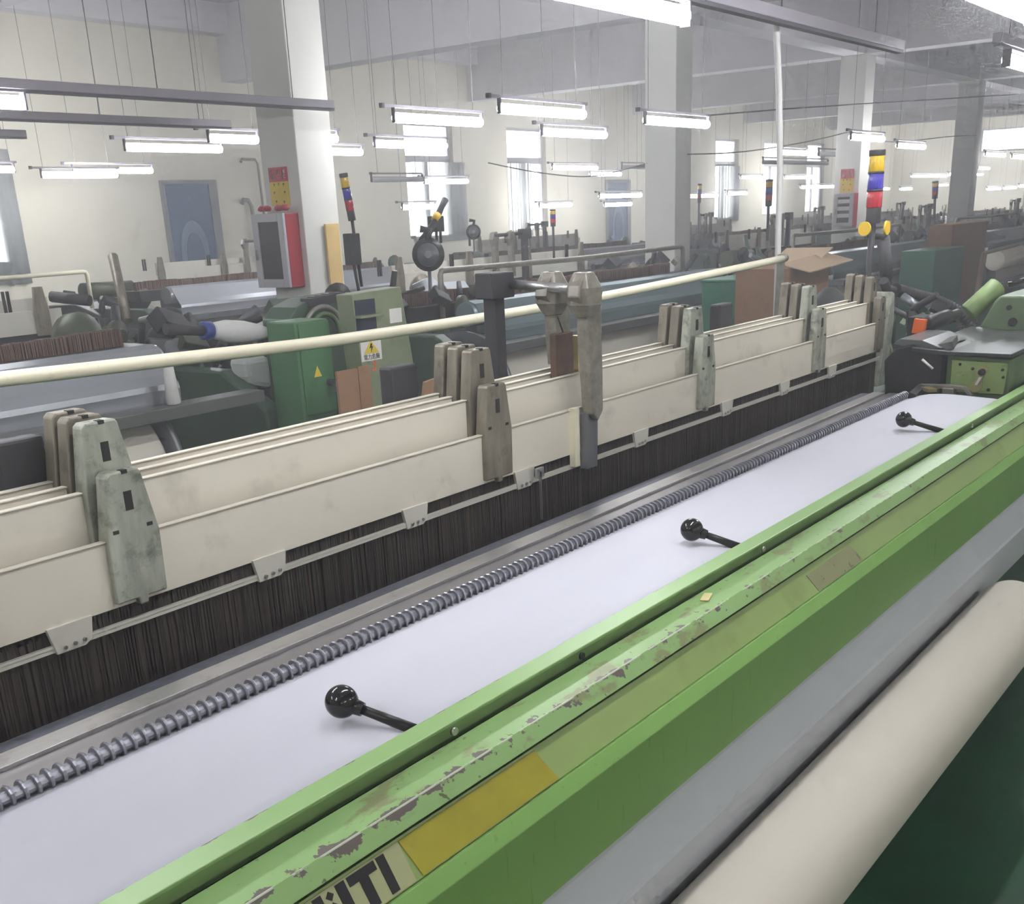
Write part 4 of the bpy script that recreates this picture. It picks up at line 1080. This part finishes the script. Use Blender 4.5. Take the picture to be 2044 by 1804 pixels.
LAMPS = [((245,293),(446,298)),((412,276),(518,279)),((142,340),(307,340)),((79,349),(237,349)),((782,234),(964,245)),((993,216),(1169,229)),
 ((1285,241),(1415,247)),((1079,263),(1211,270)),((745,288),(893,290)),((1101,335),(1193,335)),((1177,347),(1240,348)),((845,362),(935,362)),
 ((801,413),(870,413)),((1195,390),(1281,391)),((1075,410),(1142,410)),((1205,408),(1261,408)),((640,303),(725,303)),((610,276),(676,276)),
 ((1560,304),(1611,306)),((1697,271),(1764,280)),((1790,290),(1846,294)),((1478,354),(1522,354)),((1566,352),(1626,356)),((1598,374),(1666,372)),
 ((1373,392),(1433,390)),((1451,386),(1491,386)),((1819,353),(1890,350)),((1893,350),(1962,346)),((1952,336),(1975,336)),((1966,309),(2006,309)),((2019,314),(2060,314)),
 ((1970,377),(1997,377)),((2004,375),(2028,375)),((2034,371),(2060,371)),((1797,377),(1820,377)),((1762,377),(1775,377)),((1873,369),(1892,369)),((-60,336),(32,340))]
LL = {0: 'lit tube on long thin rail hung before the bare wall above the door', 1: 'lit tube whose end disappears behind the near column', 2: 'lit tube overlapping another one low against the bare wall', 3: 'lower of two overlapping lit tubes against the bare wall',
 4: 'lit tube hiding the top of the plastic-covered window', 5: 'lit tube on dark-capped rail between near and second column', 6: 'lit tube crossing in front of the second square column', 7: 'lit tube just above the sunlit window',
 8: 'lit tube below another one, right of the near column', 11: 'lit tube continuing an unlit one before the plastic-covered window', 18: 'lit tube touching the white conduit', 19: 'tilted-looking lit tube above the tall signal tower', 20: 'lit tube just right of the tall signal tower top'}
for i, (a, b) in enumerate(LAMPS):
    kw = dict(label=LL[i], group=None) if i in LL else {}
    lamp_px(a, b, rail=(.12, .05), ymax=14.1 - .3*(i % 7), **kw)
# the big trunkings with one lit tube each
def trunk_lamp(xt0, xt1, xe, y, z, label, x_start=None):
    t = thing('trunking_lamp', label, 'lamp', ((xt0+xe)/2, y, z))
    xs = xt0 if x_start is None else x_start
    MB().box(xs, xe, y-.03, y+.03, z+.07, z+.125).build('trunking', m_trunk, t, bevel=.004)
    MB().box(xs, xe, y-.022, y+.022, z+.055, z+.07).build('trunking_lip', m_trunkd, t)
    if xt1 > xt0:
        MB().lathe((xt0, y, z), (xt1, y, z), [(0,.012),(.004,.032),(.02,.038),(xt1-xt0-.02,.038),(xt1-xt0-.004,.032),(xt1-xt0,.012)], 16).build('tube', m_tube, t)
        for xe_ in (xt0-.014, xt1+.002): MB().box(xe_, xe_+.012, y-.025, y+.025, z-.04, z+.06).build('tube_holder', m_trunkd, t)
    for f in (.15, .6, .9):
        xx = xs + (xe-xs)*f
        MB().tube([(xx, y, z+.12), (xx+.02, y, ZC)], .0035, 5).build('hanging_wire', m_wire, t)
    return t
p, q = at(1367, 22, Z=2.42), at(1772, 108, Z=2.46)
trunk_lamp(p.x-1.25, p.x, q.x, p.y, 2.40, 'grey trunking with bright tube meeting the white conduit', x_start=p.x-1.6)
p, q = at(112, 188, Z=2.40), at(663, 213, Z=2.47)
trunk_lamp(p.x-1.25, p.x, q.x, q.y, 2.385, 'long grey trunking crossing in front of the near column, lit at one end', x_start=p.x-1.4)
q = at(458, 251, Z=2.47)
trunk_lamp(0, -1, q.x, q.y, 2.385, 'long unlit grey trunking hung behind the lit one by the near column', x_start=q.x-3.2)
q = at(50, 270, Z=2.47)
trunk_lamp(0, -1, q.x, q.y, 2.385, 'short end of unlit trunking against the bare wall', x_start=q.x-2.2)
p = at(2010, 119, Z=2.40)
trunk_lamp(p.x, p.x+1.2, p.x+1.4, p.y, 2.40, 'trunking lamp starting right of the third column, hung low', x_start=p.x-.25)
p = at(1985, 0, Z=2.40)
trunk_lamp(p.x-.6, p.x+.6, p.x+.8, p.y, 2.40, 'trunking lamp over the aisle beside the green beam', x_start=p.x-.8)
# unlit tubes
for a, b, lab in (((739,358),(845,358),'unlit tube left of a lit one before the plastic-covered window'), ((1240,334),(1287,334),'unlit pale tube against the second square column'), ((1633,307),(1699,309),'unlit tube with reflector left of the tall signal tower'), ((1522,322),(1653,327),'long unlit tube behind the white conduit')):
    lamp_px(a, b, lit=False, group=None, label=lab, ymax=11.8)
# unseen lamps continuing the hall's rows behind and beside the camera
for x in (-1.6, 1.1, 3.8): lamp(x, x+1.2, .95, ZL)
for x in (-4.5, -1.6, .6): lamp(x, x+1.2, 2.57, ZL)
for x in (-4.0, -1.0, 2.0, 5.0, 9.0, 14.0): lamp(x, x+1.2, -3.2, ZL)  # front-aisle row, with lamps added to brighten the loom's green skirt
for y in (5.0, 9.0, 12.5):
    for x in (-5.5, -2.5, .2): lamp(x, x+1.2, y, ZL)

# slack cables strung between lamps
def cable(pts, label, r=.008):
    o = MB().tube(spline([Vector(p) for p in pts], 8), r, 6).build('slack_cable', m_wire)
    return tag(o, label, 'cable')
cable([at(1380, 233, Y=6.4), at(1560, 218, Y=6.0), at(1760, 205, Y=5.6), at(2080, 185, Y=5.0)], 'long dark cable strung across above the signal tower')
cable([at(1372, 308, Y=7.0), at(1480, 303, Y=7.0), at(1600, 285, Y=6.9), at(1700, 262, Y=6.8)], 'slack cable from second column to a hanging lamp')
cable([at(1700, 266, Y=6.8), at(1780, 283, Y=6.9), at(1900, 272, Y=6.6), at(1948, 270, Y=7.0)], 'slack cable along lamps toward the end wall window')
cable([at(975, 325, Y=10.0), at(1080, 345, Y=10.0), at(1180, 352, Y=10.0), at(1292, 326, X=12.81)], 'tangled cable sagging under lamps before the sunlit window')

# ---------------------------------------------------------------- lint haze in the hall air, also standing in for lens glare
mz = bpy.data.materials.new('hall_haze'); mz.use_nodes = True
tz = mz.node_tree; tz.nodes.clear()
oz = tz.nodes.new('ShaderNodeOutputMaterial'); vs_ = tz.nodes.new('ShaderNodeVolumeScatter')
vs_.inputs['Color'].default_value = (.97, .96, 1, 1); vs_.inputs['Density'].default_value = .022; vs_.inputs['Anisotropy'].default_value = .25
tz.links.new(vs_.outputs[0], oz.inputs['Volume'])
hz = MB().box(XW0+.01, XW1-.01, YW0+.01, YW1-.01, .01, ZC-.01).build('haze_and_glare', mz)
hz['kind'] = 'structure'
